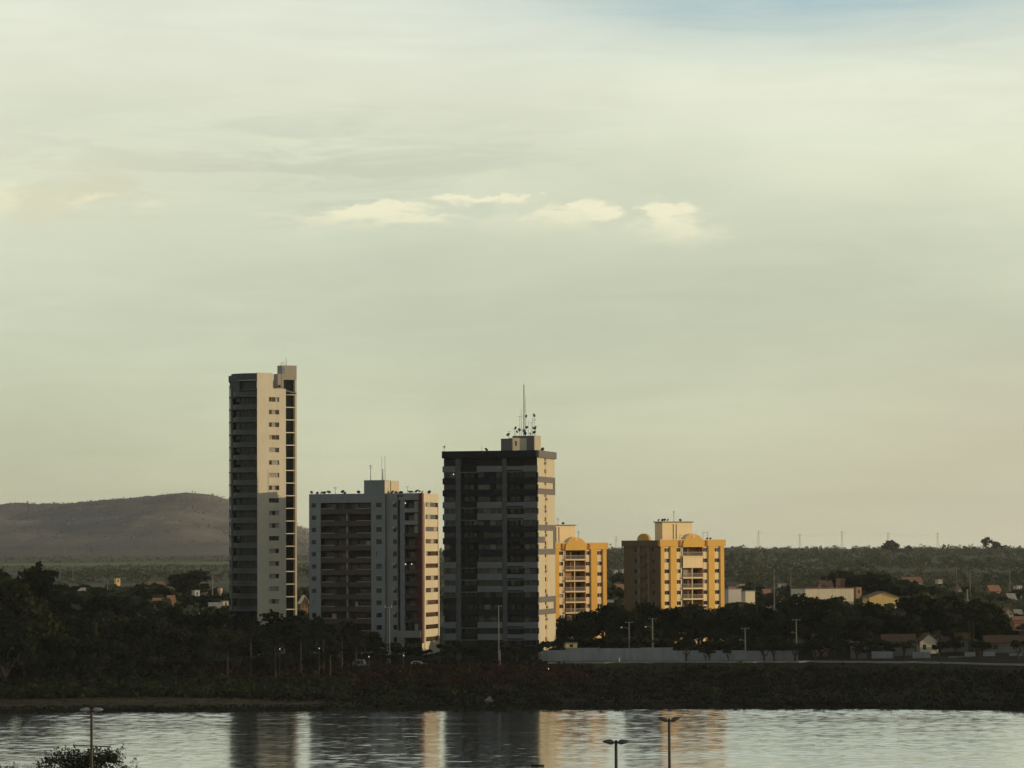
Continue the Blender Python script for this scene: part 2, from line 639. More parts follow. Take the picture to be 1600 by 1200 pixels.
# dry grassland of the plain
PLAIN = mat('plain_dry_grass', (.145, .130, .088), .95, .3, .012, spec=.03, col2=(.080, .086, .055))
pt = np.concatenate([np.linspace(330, 1200, 50), np.linspace(1250, 5000, 60)])
px_ = np.linspace(-1700, 1700, 140)
TT, XX = np.meshgrid(pt, px_, indexing='ij')
YY = shore(XX) + TT
grid_mesh('grassland', XX, YY, ground_z(XX, YY) + .25, PLAIN)

# green field below the hill
FIELD = mat('field_grass', (.16, .19, .055), .95, .2, .02, spec=.1)
fx = np.linspace(-700, -200, 30)
tt, xx = np.meshgrid(np.linspace(2950, 3260, 8), fx, indexing='ij')
grid_mesh('field', xx, tt, ground_z(xx, tt) + .6, FIELD)

# hill on the left
HILL = mat('hill_scrubland', (.165, .150, .132), .95, .35, .006, bump=.3, bscale=.05, spec=.05, col2=(.135, .120, .110))
HR = [(-700, 815), (-300, 797), (-100, 792), (0, 788), (25, 785), (60, 787), (100, 787), (160, 781), (220, 776), (290, 769), (325, 772), (356, 780),
      (420, 800), (470, 824), (520, 846), (580, 862), (700, 872)]
hx = np.array([P(p, 800, 6200).x for p, r in HR]); hz = np.array([P(p, r, 6200).z for p, r in HR])
gx = np.linspace(hx[0], hx[-1], 220)
gy = np.linspace(4900, 7900, 70)
yy, xx = np.meshgrid(gy, gx, indexing='ij')
ridge = np.interp(xx, hx, hz)
prof = np.where(yy < 6200, np.clip((yy - 4900) / 1300, 0, 1) ** 0.8, np.clip((7900 - yy) / 1700, 0, 1))
wob = (np.sin(xx * .02 + yy * .006) + np.sin(xx * .045 - yy * .011 + 2) * .6 + np.sin(xx * .011 + yy * .019)) * 3.0 * np.clip(prof * (1 - prof) * 4, 0, 1)
zz = 22 + (ridge - 22) * prof + wob + rng.normal(0, .5, xx.shape)


def hill_z(x, y):
    return np.interp(x, hx, hz)


grid_mesh('hill', xx, yy, zz, HILL)
HG = (gx, gy, zz)

# far low ridge
FR = [(-300, 868), (500, 866), (900, 859), (960, 857), (1060, 858), (1140, 855), (1200, 857), (1320, 858), (1450, 859), (1700, 858), (2200, 862)]
fxs = np.array([P(p, 850, 7600).x for p, r in FR]); fzs = np.array([P(p, r, 7600).z for p, r in FR])
gx = np.linspace(fxs[0], fxs[-1], 160); gy = np.linspace(6600, 8400, 12)
yy, xx = np.meshgrid(gy, gx, indexing='ij')
pr = np.clip(1 - np.abs(yy - 7600) / 1000, 0, 1)
grid_mesh('far_ridge', xx, yy, 20 + (np.interp(xx, fxs, fzs) + np.sin(xx * .05) * .6 - 20) * pr, HILL)


# water
WAVE_SLOPE = 0.033


def water_mat():
    m = bpy.data.materials.new('river_water')
    m.use_nodes = True
    t = NT(m.node_tree)
    out = t.n('ShaderNodeOutputMaterial')
    b = t.n('ShaderNodeBsdfPrincipled')
    t.link(b.outputs[0], out.inputs[0])
    geo = t.n('ShaderNodeNewGeometry')
    sep = t.n('ShaderNodeSeparateXYZ')
    t.link(geo.outputs['Position'], sep.inputs[0])
    X, Y, Z = sep.outputs
    b.inputs['Base Color'].default_value = (.012, .018, .018, 1)
    b.inputs['IOR'].default_value = 1.4
    b.inputs['Specular IOR Level'].default_value = 1.0
    fine = t.noise(t.comb(t.math('MULTIPLY', X, .9), t.math('MULTIPLY', Y, .22), 2.0), 1.0, 3.0, .7)
    lines = t.noise(t.comb(t.math('MULTIPLY', X, .02), t.math('MULTIPLY', Y, .16), 4.0), 1.0, 3.0, .6)
    r = t.math('ADD', t.mapr(fine, .35, .7, .08, .15), t.mapr(lines, .56, .72, 0.0, .10, True))
    t.link(r, b.inputs['Roughness'])
    gl = t.n('ShaderNodeBsdfGlossy')
    gl.inputs['Color'].default_value = (.97, .98, .98, 1)
    t.link(r, gl.inputs['Roughness'])
    fr = t.n('ShaderNodeFresnel')
    fr.inputs['IOR'].default_value = 1.5
    mx = t.n('ShaderNodeMixShader')
    t.link(fr.outputs[0], mx.inputs[0])
    t.link(b.outputs[0], mx.inputs[1])
    t.link(gl.outputs[0], mx.inputs[2])
    t.link(mx.outputs[0], out.inputs[0])
    return m


# small wind waves as real geometry: at this grazing view the fronts of the waves are what one sees
WX0, WX1, WY0, WY1 = -100.0, 100.0, 440.0, 650.0
yy, xx = np.meshgrid(np.linspace(WY0, WY1, 1350), np.linspace(WX0, WX1, 380), indexing='ij')
zz = np.zeros_like(xx)
wr = np.random.default_rng(3)
NW = 18
for i in range(NW):
    lam = .85 * (2.6 / .85) ** (i / (NW - 1))
    a = wr.normal(0, .30)
    k = 2 * math.pi / lam
    zz += WAVE_SLOPE * math.sqrt(2.0 / NW) / k * np.sin(k * (yy * cos(a) + xx * sin(a)) + wr.uniform(0, 6.28))
mod = np.zeros_like(xx)
for i in range(9):
    lam = 9 * 6 ** (i / 8)
    a = wr.normal(0, .06)
    mod += np.sin(2 * math.pi / lam * (yy * cos(a) + xx * sin(a)) + 1.2 * np.sin(xx * wr.uniform(.03, .12) + wr.uniform(0, 6)) + wr.uniform(0, 6.28)) / 3
gain = 1 + .22 * mod + .7 * np.exp(-((yy - 622) / 9.0) ** 2)
edge = np.minimum.reduce([xx - WX0, WX1 - xx, yy - WY0, WY1 - yy])
zz *= np.clip(gain, .4, 2.2) * np.clip(edge / 6, 0, 1)
WATER = water_mat()
river = grid_mesh('river', xx, yy, zz, WATER)
b = MB()
b.quad((-3000, 322, 0), (3000, 322, 0), (3000, WY0, 0), (-3000, WY0, 0))
b.quad((-3000, WY0, 0), (WX0, WY0, 0), (WX0, WY1, 0), (-3000, WY1, 0))
b.quad((WX1, WY0, 0), (3000, WY0, 0), (3000, WY1, 0), (WX1, WY1, 0))
b.quad((-3000, WY1, 0), (3000, WY1, 0), (3000, 700, 0), (-3000, 700, 0))
b.build('river', WATER, kind='structure')

# near bank: promenade the lamps stand on
PROM = mat('promenade_paving', (.20, .18, .155), .9, .2, .5)
b = MB()
b.quad((-400, -120, 5), (400, -120, 5), (400, 325, 5), (-400, 325, 5))
b.quad((-400, 325, 5), (400, 325, 5), (400, 345, -1), (-400, 345, -1))
b.build('promenade', PROM, kind='structure')

# air
hz_m = bpy.data.materials.new('haze')
hz_m.use_nodes = True
t = NT(hz_m.node_tree)
o_ = t.n('ShaderNodeOutputMaterial')
pv = t.n('ShaderNodeVolumePrincipled')
pv.inputs['Color'].default_value = (.86, .88, .92, 1)
pv.inputs['Density'].default_value = 2.8e-5
t.link(pv.outputs[0], o_.inputs['Volume'])
b = MB()
b.box(-5600, 5600, -400, 9400, -2.2, 175)
b.build('haze', hz_m, kind='stuff')


# ------------------------------------------------------------------ tall slim tower on the left
def tall_tower():
    D = 788.0
    A = P(402, 858, D)
    g = gz(A.x, A.y)
    T = thing('apartment_tower', (A.x, A.y, g), 'tallest slim tower with curved dark balconies and sunlit cream side', 'building')
    cream = mat('tower_cream_paint', (.53, .475, .375), .8, .06, .3, streak=.10)
    tan = mat('tower_tan_paint', (.33, .29, .24), .8, .06, .3, streak=.1)
    slabm = mat('tower_slab_grey', (.070, .080, .084), .8, .15, .4)
    railm = mat('tower_rail_glass', (.032, .042, .044), .22, .25, .3, spec=.25)
    glaz = mat('tower_glazing', (.014, .018, .020), .25, .3, .3, spec=.2)
    lime = mat('tower_slab_edge_paint', (.72, .66, .54), .8, .1, .4)
    C = Face((A.x, A.y), rad(40))
    uB, uS = C.at(447), C.at(427)
    zt, zs = C.z(0, 582), C.z(6, 607)
    holes = []
    uw0, uw1 = C.at(420.5), C.at(436.5)
    for k in range(17):
        zc = C.z(5, 624.2 + 19.72 * k)
        holes.append((uw0, uw1, zc - .58, zc + .58))
    b = MB()
    b.wall(C, 0, uB, g - 1, zs, [h for h in holes], .28)
    b.fquad(C, 0, uS, zs, zt)
    b.fbox(C, 0, uS, -.35, -.002, zs, zt)
    b.build('wall', cream, T)
    for k, h in enumerate(holes):
        window(T, C, *h, panes=3, d=-.22, choice=(GLASS_WARM, CURTAIN, SHUTTER), weights=(3, 3, 2))
    # stain on the cream wall
    # curved balcony side
    rx_, ry_ = (402 - 355.5) / F_PX * D, 8.0

    def arc(off, n=12, t0=0.0, t1=90.0):
        return [(A.x - (rx_ + off) * sin(rad(t0 + (t1 - t0) * i / n)), A.y + ry_ - (ry_ + off) * cos(rad(t0 + (t1 - t0) * i / n))) for i in range(n + 1)]
    rows = [594.5, 618.9] + [618.9 + 19.7 * k for k in range(1, 18)]
    zr = [P(402, r, D).z for r in rows]
    o = T['_o']

    def strip(b, pts, z0, z1, th=.06):
        for p, q in zip(pts, pts[1:]):
            dx, dy = q[0] - p[0], q[1] - p[1]
            L = math.hypot(dx, dy)
            nx, ny = -dy / L * th, dx / L * th
            b.hexa(((p[0], p[1], z0), (q[0], q[1], z0), (q[0] + nx, q[1] + ny, z0), (p[0] + nx, p[1] + ny, z0),
                    (p[0], p[1], z1), (q[0], q[1], z1), (q[0] + nx, q[1] + ny, z1), (p[0] + nx, p[1] + ny, z1)))

    def inst(name, me, z):
        return link(name, me, T, (0, 0, z - o[2]))

    def local(b):
        b.v = [(x - o[0], y - o[1], z) for x, y, z in b.v]
        return b
    b = MB(); b.prism(arc(.32) + [(A.x - .3, A.y + ry_)], -.15, .12); slab_me = local(b).mesh('floor_slab', slabm)
    b = MB(); strip(b, arc(.12), .12, 1.12); rail_me = local(b).mesh('balcony_rail', railm)
    b = MB(); strip(b, arc(-1.3, t1=84), .12, 2.95)
    for i in range(1, 12):
        x, y = arc(-1.22, 12)[i]
        b.tube((x, y, .12), (x, y, 2.95), .05, .05, 4)
    glaz_me = local(b).mesh('glazed_wall', glaz)
    b = MB(); strip(b, arc(.02, 2, 58, 64), .12, 2.96, .3); pier_me = local(b).mesh('pier', slabm)
    b = MB(); strip(b, arc(.02, 3, 80, 90), .12, 2.96, .2); pier_me2 = local(b).mesh('pier', slabm)
    b = MB(); strip(b, arc(.05, 3, 64, 80), 1.12, 2.0, .12); pan_me = local(b).mesh('side_panel', railm)
    for i, z in enumerate(zr):
        inst('floor_slab', slab_me, z)
        if i:
            inst('balcony_rail', rail_me, z)
            inst('glazed_wall', glaz_me, z)
            inst('pier', pier_me, z); inst('pier', pier_me2, z)
            if i % 4 == 1 or i in (2, 6, 7, 12):
                inst('side_panel', pan_me, z)
    ztop = C.z(0, 583)
    b = MB(); strip(b, arc(.1, 8, 0, 60), zr[0] + .15, ztop, .3); b.build('parapet', slabm, T)
    b = MB(); strip(b, arc(.1, 5, 60, 90), zr[0] + .15, ztop - .35, .3); b.build('parapet', slabm, T)
    b = MB(); strip(b, arc(-.2, 8, 38, 90), zr[1] + .15, zr[0] - .16, .3); b.build('top_panel', slabm, T)
    b = MB(); strip(b, arc(-1.3, 8, 0, 52), zr[1] + .15, zr[0] - .16, .1); b.build('top_panel', slabm, T)
    # penthouse and stair column at the back right
    S = Face((A.x + (427 - 402) / F_PX * D * 1.02, A.y + 17.0), rad(30))
    u = S.at
    zp, zp2, zo = S.z(3, 571), S.z(0, 584), S.z(3, 593.5)
    uC0, uC1, uR = u(443.5), u(461.2), u(464.0)
    b = MB()
    b.fbox(S, u(440.5), uR, -2.5, 0, zo, zp)
    b.fbox(S, u(434.5), u(440.4), -2.5, -.05, zs - .5, zp2)
    b.fbox(S, u(440.5), uC0, -2.5, -.003, zs - .5, zo - .002)
    b.build('penthouse', tan, T)
    b = MB(); b.fbox(S, uC1, uR, -5.5, 0, g, zo - .003); b.build('corner_pier', cream, T)
    b = MB(); b.fbox(S, uC0 - 1.2, uC1 - .003, -5.5, -1.1, g, zo - .004); b.build('stair_glazing', glaz, T)
    wz = S.z(2, 614.5) if False else None
    sl = lambda b_: b_.box(0, uC1 - uC0 - .01, 0, 1.3, -.11, .11)
    for k in range(18):
        piece('stair_slab', (1,), sl, lime, T, S, uC0, S.z(4, 616.8 + 19.72 * k), -.03)
    b = MB(); b.fbox(S, u(435), u(439), -.05, -.01, S.z(1, 605.8), S.z(1, 601.8)); b.build('vent_opening', GLASS, T)
    # water tank and rails on the penthouse
    b = MB()
    for px in (441.5, 445.5):
        b.tube(S.pt(u(px), -.6, zp), S.pt(u(px), -.6, zp + .75), .06, .06, 6)
    b.tube(S.pt(u(441.5), -.6, zp + .7), S.pt(u(445.5), -.6, zp + .7), .05, .05, 5)
    b.build('roof_railing', GALV, T)
    b = MB(); b.fbox(S, u(440.7), u(445), .002, .12, S.z(1, 583.5), S.z(1, 573)); b.build('roof_louvre', mat('louvre_blue_grey', (.16, .19, .24), .6), T)
    antenna(T, S, 447.5, 559, zp, -2, .07)
    # shell behind
    b = MB()
    q = [(A.x - rx_ + .02, A.y + ry_), (A.x - rx_ + .5, A.y + 27)]
    e = S.pt(uR - .01, -.02, 0)
    qb = S.pt(uR - .01, -8, 0)
    cb = C.pt(uB, -.01, 0)
    sc = S.pt(uC0 - 1.2, -1.1, 0)
    for p1, p2, zt_ in ((q[0], q[1], ztop - .4), (q[1], qb, zs), (e, qb, zo), (cb, sc, zs)):
        b.quad((p1[0], p1[1], g - 1), (p2[0], p2[1], g - 1), (p2[0], p2[1], zt_), (p1[0], p1[1], zt_))
    b.build('rear_wall', tan, T)
    b = MB()
    pts = [(A.x + .2, A.y + .4)] + arc(-.3)[1:] + [q[1], (qb[0], qb[1]), (e[0], e[1]), (cb[0], cb[1])]
    b.prism(pts, zs - .6, zs - .3)
    b.build('roof', slabm, T)


# ------------------------------------------------------------------ white and grey block with brown balconies
def grey_block():
    y0 = 784.0
    Rc = P(659, 858, y0)
    Fr = Face((Rc.x, Rc.y), rad(-15))
    W = -Fr.at(483)
    o = Fr.pt(-W, 0, 0)
    g = gz(Rc.x, Rc.y)
    T = thing('apartment_block', (Rc.x, Rc.y, g), 'blue-grey apartment block with brown balcony bays and dishes along its roof', 'building')
    F = Face(o, rad(-15))
    S = Face((Rc.x, Rc.y), rad(75))
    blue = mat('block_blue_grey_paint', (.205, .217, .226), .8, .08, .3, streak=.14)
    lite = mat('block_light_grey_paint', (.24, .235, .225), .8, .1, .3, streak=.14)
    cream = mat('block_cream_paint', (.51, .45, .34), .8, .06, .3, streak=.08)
    white = mat('block_white_trim', (.72, .66, .56), .8, .05, .4)
    brown = mat('block_brown_paint', (.072, .050, .040), .8, .15, .4)
    maroon = mat('block_maroon_paint', (.10, .034, .026), .8, .12, .4)
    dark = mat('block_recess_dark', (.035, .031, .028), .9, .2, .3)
    rail = mat('block_handrail', (.24, .225, .20), .6, .1, .6)
    a = F.at
    u1, u2, u3, u4, u5 = a(501), a(580), a(602), a(619.5), a(630)
    zt = F.z(10, 771.5)
    row0, dr, nf = 789.5, 19.08, 12
    zrow = lambda r: F.z(10, r)
    dep = 13.0
    # left wall, with a column of small windows and the balcony bay, then the wall beside it
    holes = []
    wins = []
    for k in range(nf):
        zc = zrow(row0 + dr * k)
        for (p, q, hh) in ((487, 494, .55), (588, 596.3, .58)):
            h = (a(p), a(q), zc - hh, zc + hh)
            wins.append(h)
    bay = (u1, u2, zrow(1003), zrow(785.5))
    b = MB()
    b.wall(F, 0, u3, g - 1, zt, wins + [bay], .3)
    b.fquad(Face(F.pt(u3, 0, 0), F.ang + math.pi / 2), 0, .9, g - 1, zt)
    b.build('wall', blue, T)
    for h in wins:
        window(T, F, *h, panes=1, d=-.2, frame=METAL, choice=(GLASS, SHUTTER), weights=(6, 1))
    # balcony bay: back wall, party wall, and on each floor slab, parapet and handrail
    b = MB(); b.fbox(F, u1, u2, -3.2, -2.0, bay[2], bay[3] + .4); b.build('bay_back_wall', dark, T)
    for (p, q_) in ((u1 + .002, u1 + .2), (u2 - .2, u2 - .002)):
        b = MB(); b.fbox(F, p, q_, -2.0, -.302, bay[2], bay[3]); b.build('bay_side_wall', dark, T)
    um = a(541)
    for k in range(nf):
        z = zrow(row0 + dr * k)            # middle of the opening
        zl = zrow(row0 + 5.2 + dr * k)     # light handrail line
        piece('balcony_slab', (2,), lambda q: q.box(0, u2 - u1, 0, 1.98, -.12, .06), brown, T, F, u1 + .0, zl - 1.2, -.02)
        piece('balcony_parapet', (round(k % 3)), lambda q: q.box(0, u2 - u1, .04, .16, -1.1, -.06), brown, T, F, u1, zl, -.02) if False else \
            piece('balcony_parapet', (1,), lambda q: q.box(0, u2 - u1, .04, .16, -1.14, -.06), brown, T, F, u1, zl, -.02)
        for (p, q_) in ((502, 523), (557, 580)):
            piece('handrail', (p,), lambda q, p=p, q_=q_: q.box(0, a(q_) - a(p) - .02, 0, .2, -.06, .10), rail, T, F, a(p), zl, .02)
        piece('party_wall', (1,), lambda q: q.box(0, .3, .2, 2.0, 0, 1.75), rail if k in (3, 4, 7, 8) else lite, T, F, um, zl - .05, 0) if k not in (0,) else None
        for (p, q_) in ((507, 522), (527, 538), (546, 556), (560, 577)):
            if R_.random() < .75:
                window(T, F, a(p), a(q_), zl - 1.0, zl + 1.2, panes=2, d=-1.93, frame=METAL, choice=(GLASS, GLASS_WARM, CURTAIN), weights=(6, 3, .6))
    # setback part with the rounded edge
    G = Face(F.pt(u3, -.85, 0), rad(-15))
    g4 = u4 - u3
    hs = []
    for k in range(nf):
        zc = zrow(row0 + dr * k)
        hs.append((a(612.8) - u3, a(618.5) - u3, zc - .6, zc + .6))
    b = MB(); b.wall(G, 0, g4, g - 1, zt, hs, .3)
    b.fquad(Face(G.pt(g4, 0, 0), G.ang + math.pi / 2), 0, 3.0, g - 1, zt)
    b.build('setback_wall', lite, T)
    for h in hs:
        window(T, G, *h, panes=1, d=-.2, frame=METAL, choice=(GLASS,), weights=(1,))
    for k in (0, 2, 5, 7, 9):
        zc = zrow(row0 + dr * k - 3)
        b = MB(); b.fbox(G, g4 - 1.2, g4 - .5, 0, .35, zc - .2, zc + .25); b.build('air_conditioner', GALV, T)
    # recess and the balcony stack on the right
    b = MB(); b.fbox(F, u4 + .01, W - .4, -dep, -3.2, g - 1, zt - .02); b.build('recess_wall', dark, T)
    b = MB(); b.fbox(F, a(622.5), u5, -3.19, -1.4, g - 1, zrow(776)); b.build('duct_column', blue, T)
    uE = a(657.5)
    nb = 11
    for k in range(12):
        zl = zrow(row0 + 5.5 + dr * k)
        pale = k in (0, 1, 10)
        mm = lite if pale else brown
        pts = lambda b_: b_.prism([(0, 2.6), (0, .55), (.6, .25), (1.6, .06), (uE - u5 - .8, 0), (uE - u5, .4), (uE - u5, 2.6)], -1.0 if pale else -1.0, 0.0)
        piece('balcony', (pale,), pts, mm, T, F, u5, zl, -.45)
        if pale or k in (2,):
            piece('balcony_wall', (1,), lambda b_: b_.box(0, .9, 0, .2, 0, 1.75), lite, T, F, a(646), zl, -.9)
            piece('balcony_post', (1,), lambda b_: b_.box(0, .25, 0, .25, 0, 1.75), white, T, F, a(653.5), zl, -.5)
        window(T, F, a(631), a(643), zl - .9, zl + 1.3, panes=2, d=-3.1, frame=METAL, choice=(GLASS, GLASS_WARM), weights=(3, 1))
    b = MB(); b.fbox(F, a(645), uE, -3.19, -2.0, zrow(968), zrow(832)); b.build('recess_panel', maroon, T)
    b = MB(); b.fbox(F, a(654.5), a(659.4), -1.6, -.02, zrow(1005), zrow(771.5)); b.build('corner_fin', maroon, T)
    b = MB(); b.fbox(F, u5, a(654), -2.8, -.5, zrow(782), zt); b.build('top_fascia', lite, T)
    b = MB(); b.fbox(F, u4 + .01, u5, -2.8, -1.2, zrow(782), zt); b.build('top_fascia', lite, T)
    b = MB(); b.fbox(F, u4 + .2, uE, -2.4, .4, zrow(996), zrow(985.5)); b.fbox(F, u4 + .2, u4 + 2, -2.4, .2, g - 1, zrow(996)); b.build('entrance_canopy', lite, T)
    # sunlit side: spandrels between bands of windows, framed by two white strips
    uS = S.at(686)
    uL, uRr = S.at(664), S.at(684)
    n2 = 12
    ztS = S.z(2, 770.5)
    hs = []
    for k in range(n2):
        zc = S.z(5, row0 - 1 + 19.1 * k)
        hs.append((uL, uRr, zc - .55, zc + .55))
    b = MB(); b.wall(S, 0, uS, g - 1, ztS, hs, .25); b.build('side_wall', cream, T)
    for h in hs:
        window(T, S, *h, panes=4, d=-.2, frame=GLASS_WARM, choice=(GLASS_WARM, GLASS, CURTAIN), weights=(5, 2, 1.2))
    b = MB(); b.fbox(S, uL - .55, uL - .1, 0, .18, g, S.z(2, 785)); b.build('trim_strip', white, T)
    b = MB(); b.fbox(S, uRr + .1, uRr + .6, 0, .18, g, S.z(8, 785)); b.build('trim_strip', white, T)
    # penthouse
    pz = F.z(12, 750.5)
    b = MB(); b.fbox(F, a(569), a(601.2), -5.5, -.003, zt - .002, pz); b.build('penthouse', blue, T)
    pS = Face(F.pt(a(601.25), -.1, 0), rad(61))
    b = MB(); b.fbox(pS, 0, 6.8, -1.0, .02, zt, pz - .1); b.fbox(pS, 2.7, 3.0, .02, .2, zt, pz - .2); b.build('penthouse_side', cream, T)
    # roof and rear
    b = MB()
    b.prism([F.pt(.1, -.1, 0)[:2], F.pt(u3 - .05, -.1, 0)[:2], F.pt(u3, -1.0, 0)[:2], F.pt(W - .3, -1.2, 0)[:2], S.pt(uS - .1, -.1, 0)[:2], F.pt(.1, -dep, 0)[:2]], zt - .8, zt - .5)
    b.build('roof', dark, T)
    b = MB()
    b.fquad(Face(F.pt(0, 0, 0), F.ang + math.pi / 2), 0, dep, g - 1, zt)
    p1, p2 = F.pt(0, -dep, 0), S.pt(uS, 0, 0)
    b.quad((p1[0], p1[1], g - 1), (p2[0], p2[1], g - 1), (p2[0], p2[1], zt), (p1[0], p1[1], zt))
    b.build('rear_wall', lite, T)
    roof_dishes(T, F, [(487, 769, .42, -1), (496, 770, .4, -2), (503, 769.5, .5, -1), (507, 769.5, .5, -2), (514, 768.5, .6, -1), (535.5, 767.8, .55, -1), (539, 770, .4, -2), (560.5, 768.5, .5, -1),
                       (626.5, 769.5, .6, -2), (640, 768, .5, -3), (644, 768, .5, -2), (651, 767, .6, -3), (655, 767, .55, -2), (660, 768.5, .5, -4), (671, 768, .5, -6), (613, 769, .6, -2), (619, 769, .5, -3)])
    antenna(T, F, 524, 760.5, zt, -1, .06, 2)
    antenna(T, F, 637, 759, zt, -3, .05, 1)
    antenna(T, F, 579.5, 726, pz, -2, .09, 3)
    antenna(T, F, 597, 713, pz, -3, .05)
    antenna(T, F, 602, 711, pz, -5, .06)
    antenna(T, F, 598.5, 733, pz, -2, .13, 1)
    antenna(T, F, 666, 766, zt, -6, .04)
    for (px, row, dd) in ((632, 786, -.9), (632, 881.5, -.9), (641.5, 881.3, -.9)):
        u = a(px)
        q = F.pt(u, dd, F.z(u, row))
        b = MB()
        b.tube((q[0], q[1], q[2] - .14), (q[0], q[1], q[2] + .14), .13, .13, 8)
        b.build('lit_lamp', BULB, T)
        b = MB(); b.tube((q[0], q[1], q[2] + .22), F.pt(u, -3.1, q[2] + .3), .04, .04, 4); b.build('lamp_bracket', METAL, T)


# ------------------------------------------------------------------ dark banded block with the tall mast
def dark_block():
    y0 = 760.0
    Rc = P(840, 858, y0)
    g = gz(Rc.x, Rc.y)
    T = thing('apartment_block', (Rc.x, Rc.y, g), 'dark banded apartment block with tall antenna mast on its roof', 'building')
    th = 13
    q = Face((Rc.x, Rc.y), rad(-th))
    W = -q.at(694)
    F = Face(q.pt(-W, 0, 0), rad(-th))
    S = Face((Rc.x, Rc.y), rad(90 - th))
    a = F.at
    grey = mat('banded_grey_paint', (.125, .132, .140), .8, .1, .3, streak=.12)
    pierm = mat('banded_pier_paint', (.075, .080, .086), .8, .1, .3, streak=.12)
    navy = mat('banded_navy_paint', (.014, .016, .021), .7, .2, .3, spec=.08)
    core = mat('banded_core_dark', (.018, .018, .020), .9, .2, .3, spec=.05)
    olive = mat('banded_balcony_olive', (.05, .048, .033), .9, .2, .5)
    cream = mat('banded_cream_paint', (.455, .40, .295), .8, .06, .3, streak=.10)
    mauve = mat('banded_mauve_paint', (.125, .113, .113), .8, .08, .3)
    och = mat('banded_ochre_pipe', (.60, .38, .14), .7, .1, 1.0)
    tags = 'LDDLLDDDLLLDDLL'
    row0, dr = 728.0, 18.75
    zr = lambda r: F.z(10, r)
    bays = {'A': (693.5, 712.2), 'B': (720, 746), 'C': (746, 785), 'D': (792, 818), 'E': (818, 838.5)}
    top = zr(704.5)
    # core and piers
    b = MB()
    b.fbox(F, .05, W - .05, -1.6, -1.4, g - 1, zr(716))
    for k in 'ACE':
        b.fbox(F, a(bays[k][0]) + .05, a(bays[k][1]) - .05, -1.39, -.4, g - 1, zr(716))
    b.build('core_wall', core, T)
    for (p, q_) in ((712.2, 720), (785, 792)):
        b = MB(); b.fbox(F, a(p), a(q_), -1.39, -.05, g - 1, zr(716)); b.build('pier', pierm, T)
    for k in range(15):
        r = row0 + dr * k
        z1, z0 = zr(r), zr(r + 9.6)
        zb = zr(r + 18.75)
        m = grey if tags[k] == 'L' else navy
        hb = round(z1 - z0, 2)
        for kk in 'ACE':
            u0, u1 = a(bays[kk][0]), a(bays[kk][1])
            ov = .3 if kk in 'E' else 0
            piece('spandrel', (kk, hb), lambda b_, u0=u0, u1=u1, ov=ov: b_.box(0, u1 - u0 + ov, 0, .6, 0, hb), m, T, F, u0, z0, .22)
            w1 = z0
            window(T, F, u0 + .08, u1 - .08, zb + .02, z0 - .02, panes=4 if kk == 'C' else 2, d=-.3, frame=grey if (tags[k] == 'L' and R_.random() < .5) else navy,
                   choice=(GLASS, GLASS_WARM, core, mauve), weights=(9, 1.5, 2, .35), bar=.09)
        for kk in 'BD':
            u0, u1 = a(bays[kk][0]), a(bays[kk][1])
            piece('balcony_slab', (kk,), lambda b_, u0=u0, u1=u1: b_.box(.01, u1 - u0 - .01, 0, 1.35, -.1, .1), grey if tags[k] == 'L' else navy, T, F, u0, z0, -.02)
            dm = (m if kk == 'D' else core) if tags[k] == 'L' else navy
            piece('balcony_parapet', (kk, dm.name), lambda b_, u0=u0, u1=u1: b_.box(.01, u1 - u0 - .01, 0, .12, .1, 1.05), dm, T, F, u0, z0 + .3, .0)
            uu = u0 + .6
            while uu < u1 - 1.0:
                w_ = R_.uniform(.7, 1.3)
                window(T, F, uu, min(uu + w_, u1 - .1), zb + .2, zb + 1.5, panes=1, d=-1.32, frame=olive, choice=(GLASS, olive, GLASS_WARM), weights=(3, 3, 1), bar=.1)
                uu += w_ + R_.uniform(.15, .5)
    # end wall with notched light edge on the left and crown
    b = MB(); b.fbox(F, -.35, W + .002, -.6, .55, zr(715.5), top); b.fbox(F, -.35, .3, -14, -.602, zr(715.5), top); b.build('crown_band', navy, T)
    b = MB(); b.fbox(S, -.55, S.at(867.2), -.3, .55, S.z(5, 715.3), S.z(5, 704.3)); b.build('crown_side', mauve, T)
    # sunlit side
    uS = S.at(867.5)
    hs = []
    rows = [717.5 + dr * k for k in range(16)]
    for r in rows:
        zc = S.z(8, r)
        hs.append((S.at(851.3), S.at(854.8), zc - .5, zc + .5))
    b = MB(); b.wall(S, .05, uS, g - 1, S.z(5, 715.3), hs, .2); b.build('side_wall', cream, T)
    for h in hs:
        window(T, S, *h, panes=2, d=-.15, frame=cream, choice=(GLASS_WARM, GLASS), weights=(1, 1))
        if R_.random() < .7:
            uu = h[0] + R_.uniform(-.4, 1.2)
            piece('air_conditioner', (1,), lambda b_: (b_.box(0, 1.1, -.4, 0, 0, .6), b_.tube((.55, -.41, .3), (.55, -.43, .3), .22, .22, 8)), GALV, T, S, uu, h[2] - .75, 0)
    b = MB(); b.fbox(S, S.at(852.9), S.at(853.9), .0, .07, g, S.z(8, 716)); b.build('drain_pipe', och, T)
    def band(p0, r0, p1, r1):
        b = MB(); b.fbox(S, S.at(p0), S.at(p1), .08, .13, S.z(8, r1), S.z(8, r0)); b.build('painted_band', mauve, T)
    for seq in ((745, 754, 763.5, 772.5), (820, 829, 857.5, 866.5), (932, 941, 951.5, 960)):
        band(840.4, seq[0], 867.4, seq[1]); band(840.4, seq[2], 867.4, seq[3]); band(864.6, seq[1] + .05, 867.4, seq[2] - .05)
    band(840.4, 838.5, 851, 848)
    for k in range(15):
        z0 = S.z(0, row0 + 9.6 + dr * k); zb = S.z(0, row0 + dr * (k + 1))
        piece('corner_window', (1,), lambda b_: b_.box(0, 1.0, -.05, .02, 0, 1.35), navy, T, S, .06, zb + .02, 0)
    # rear, left end and roof
    b = MB()
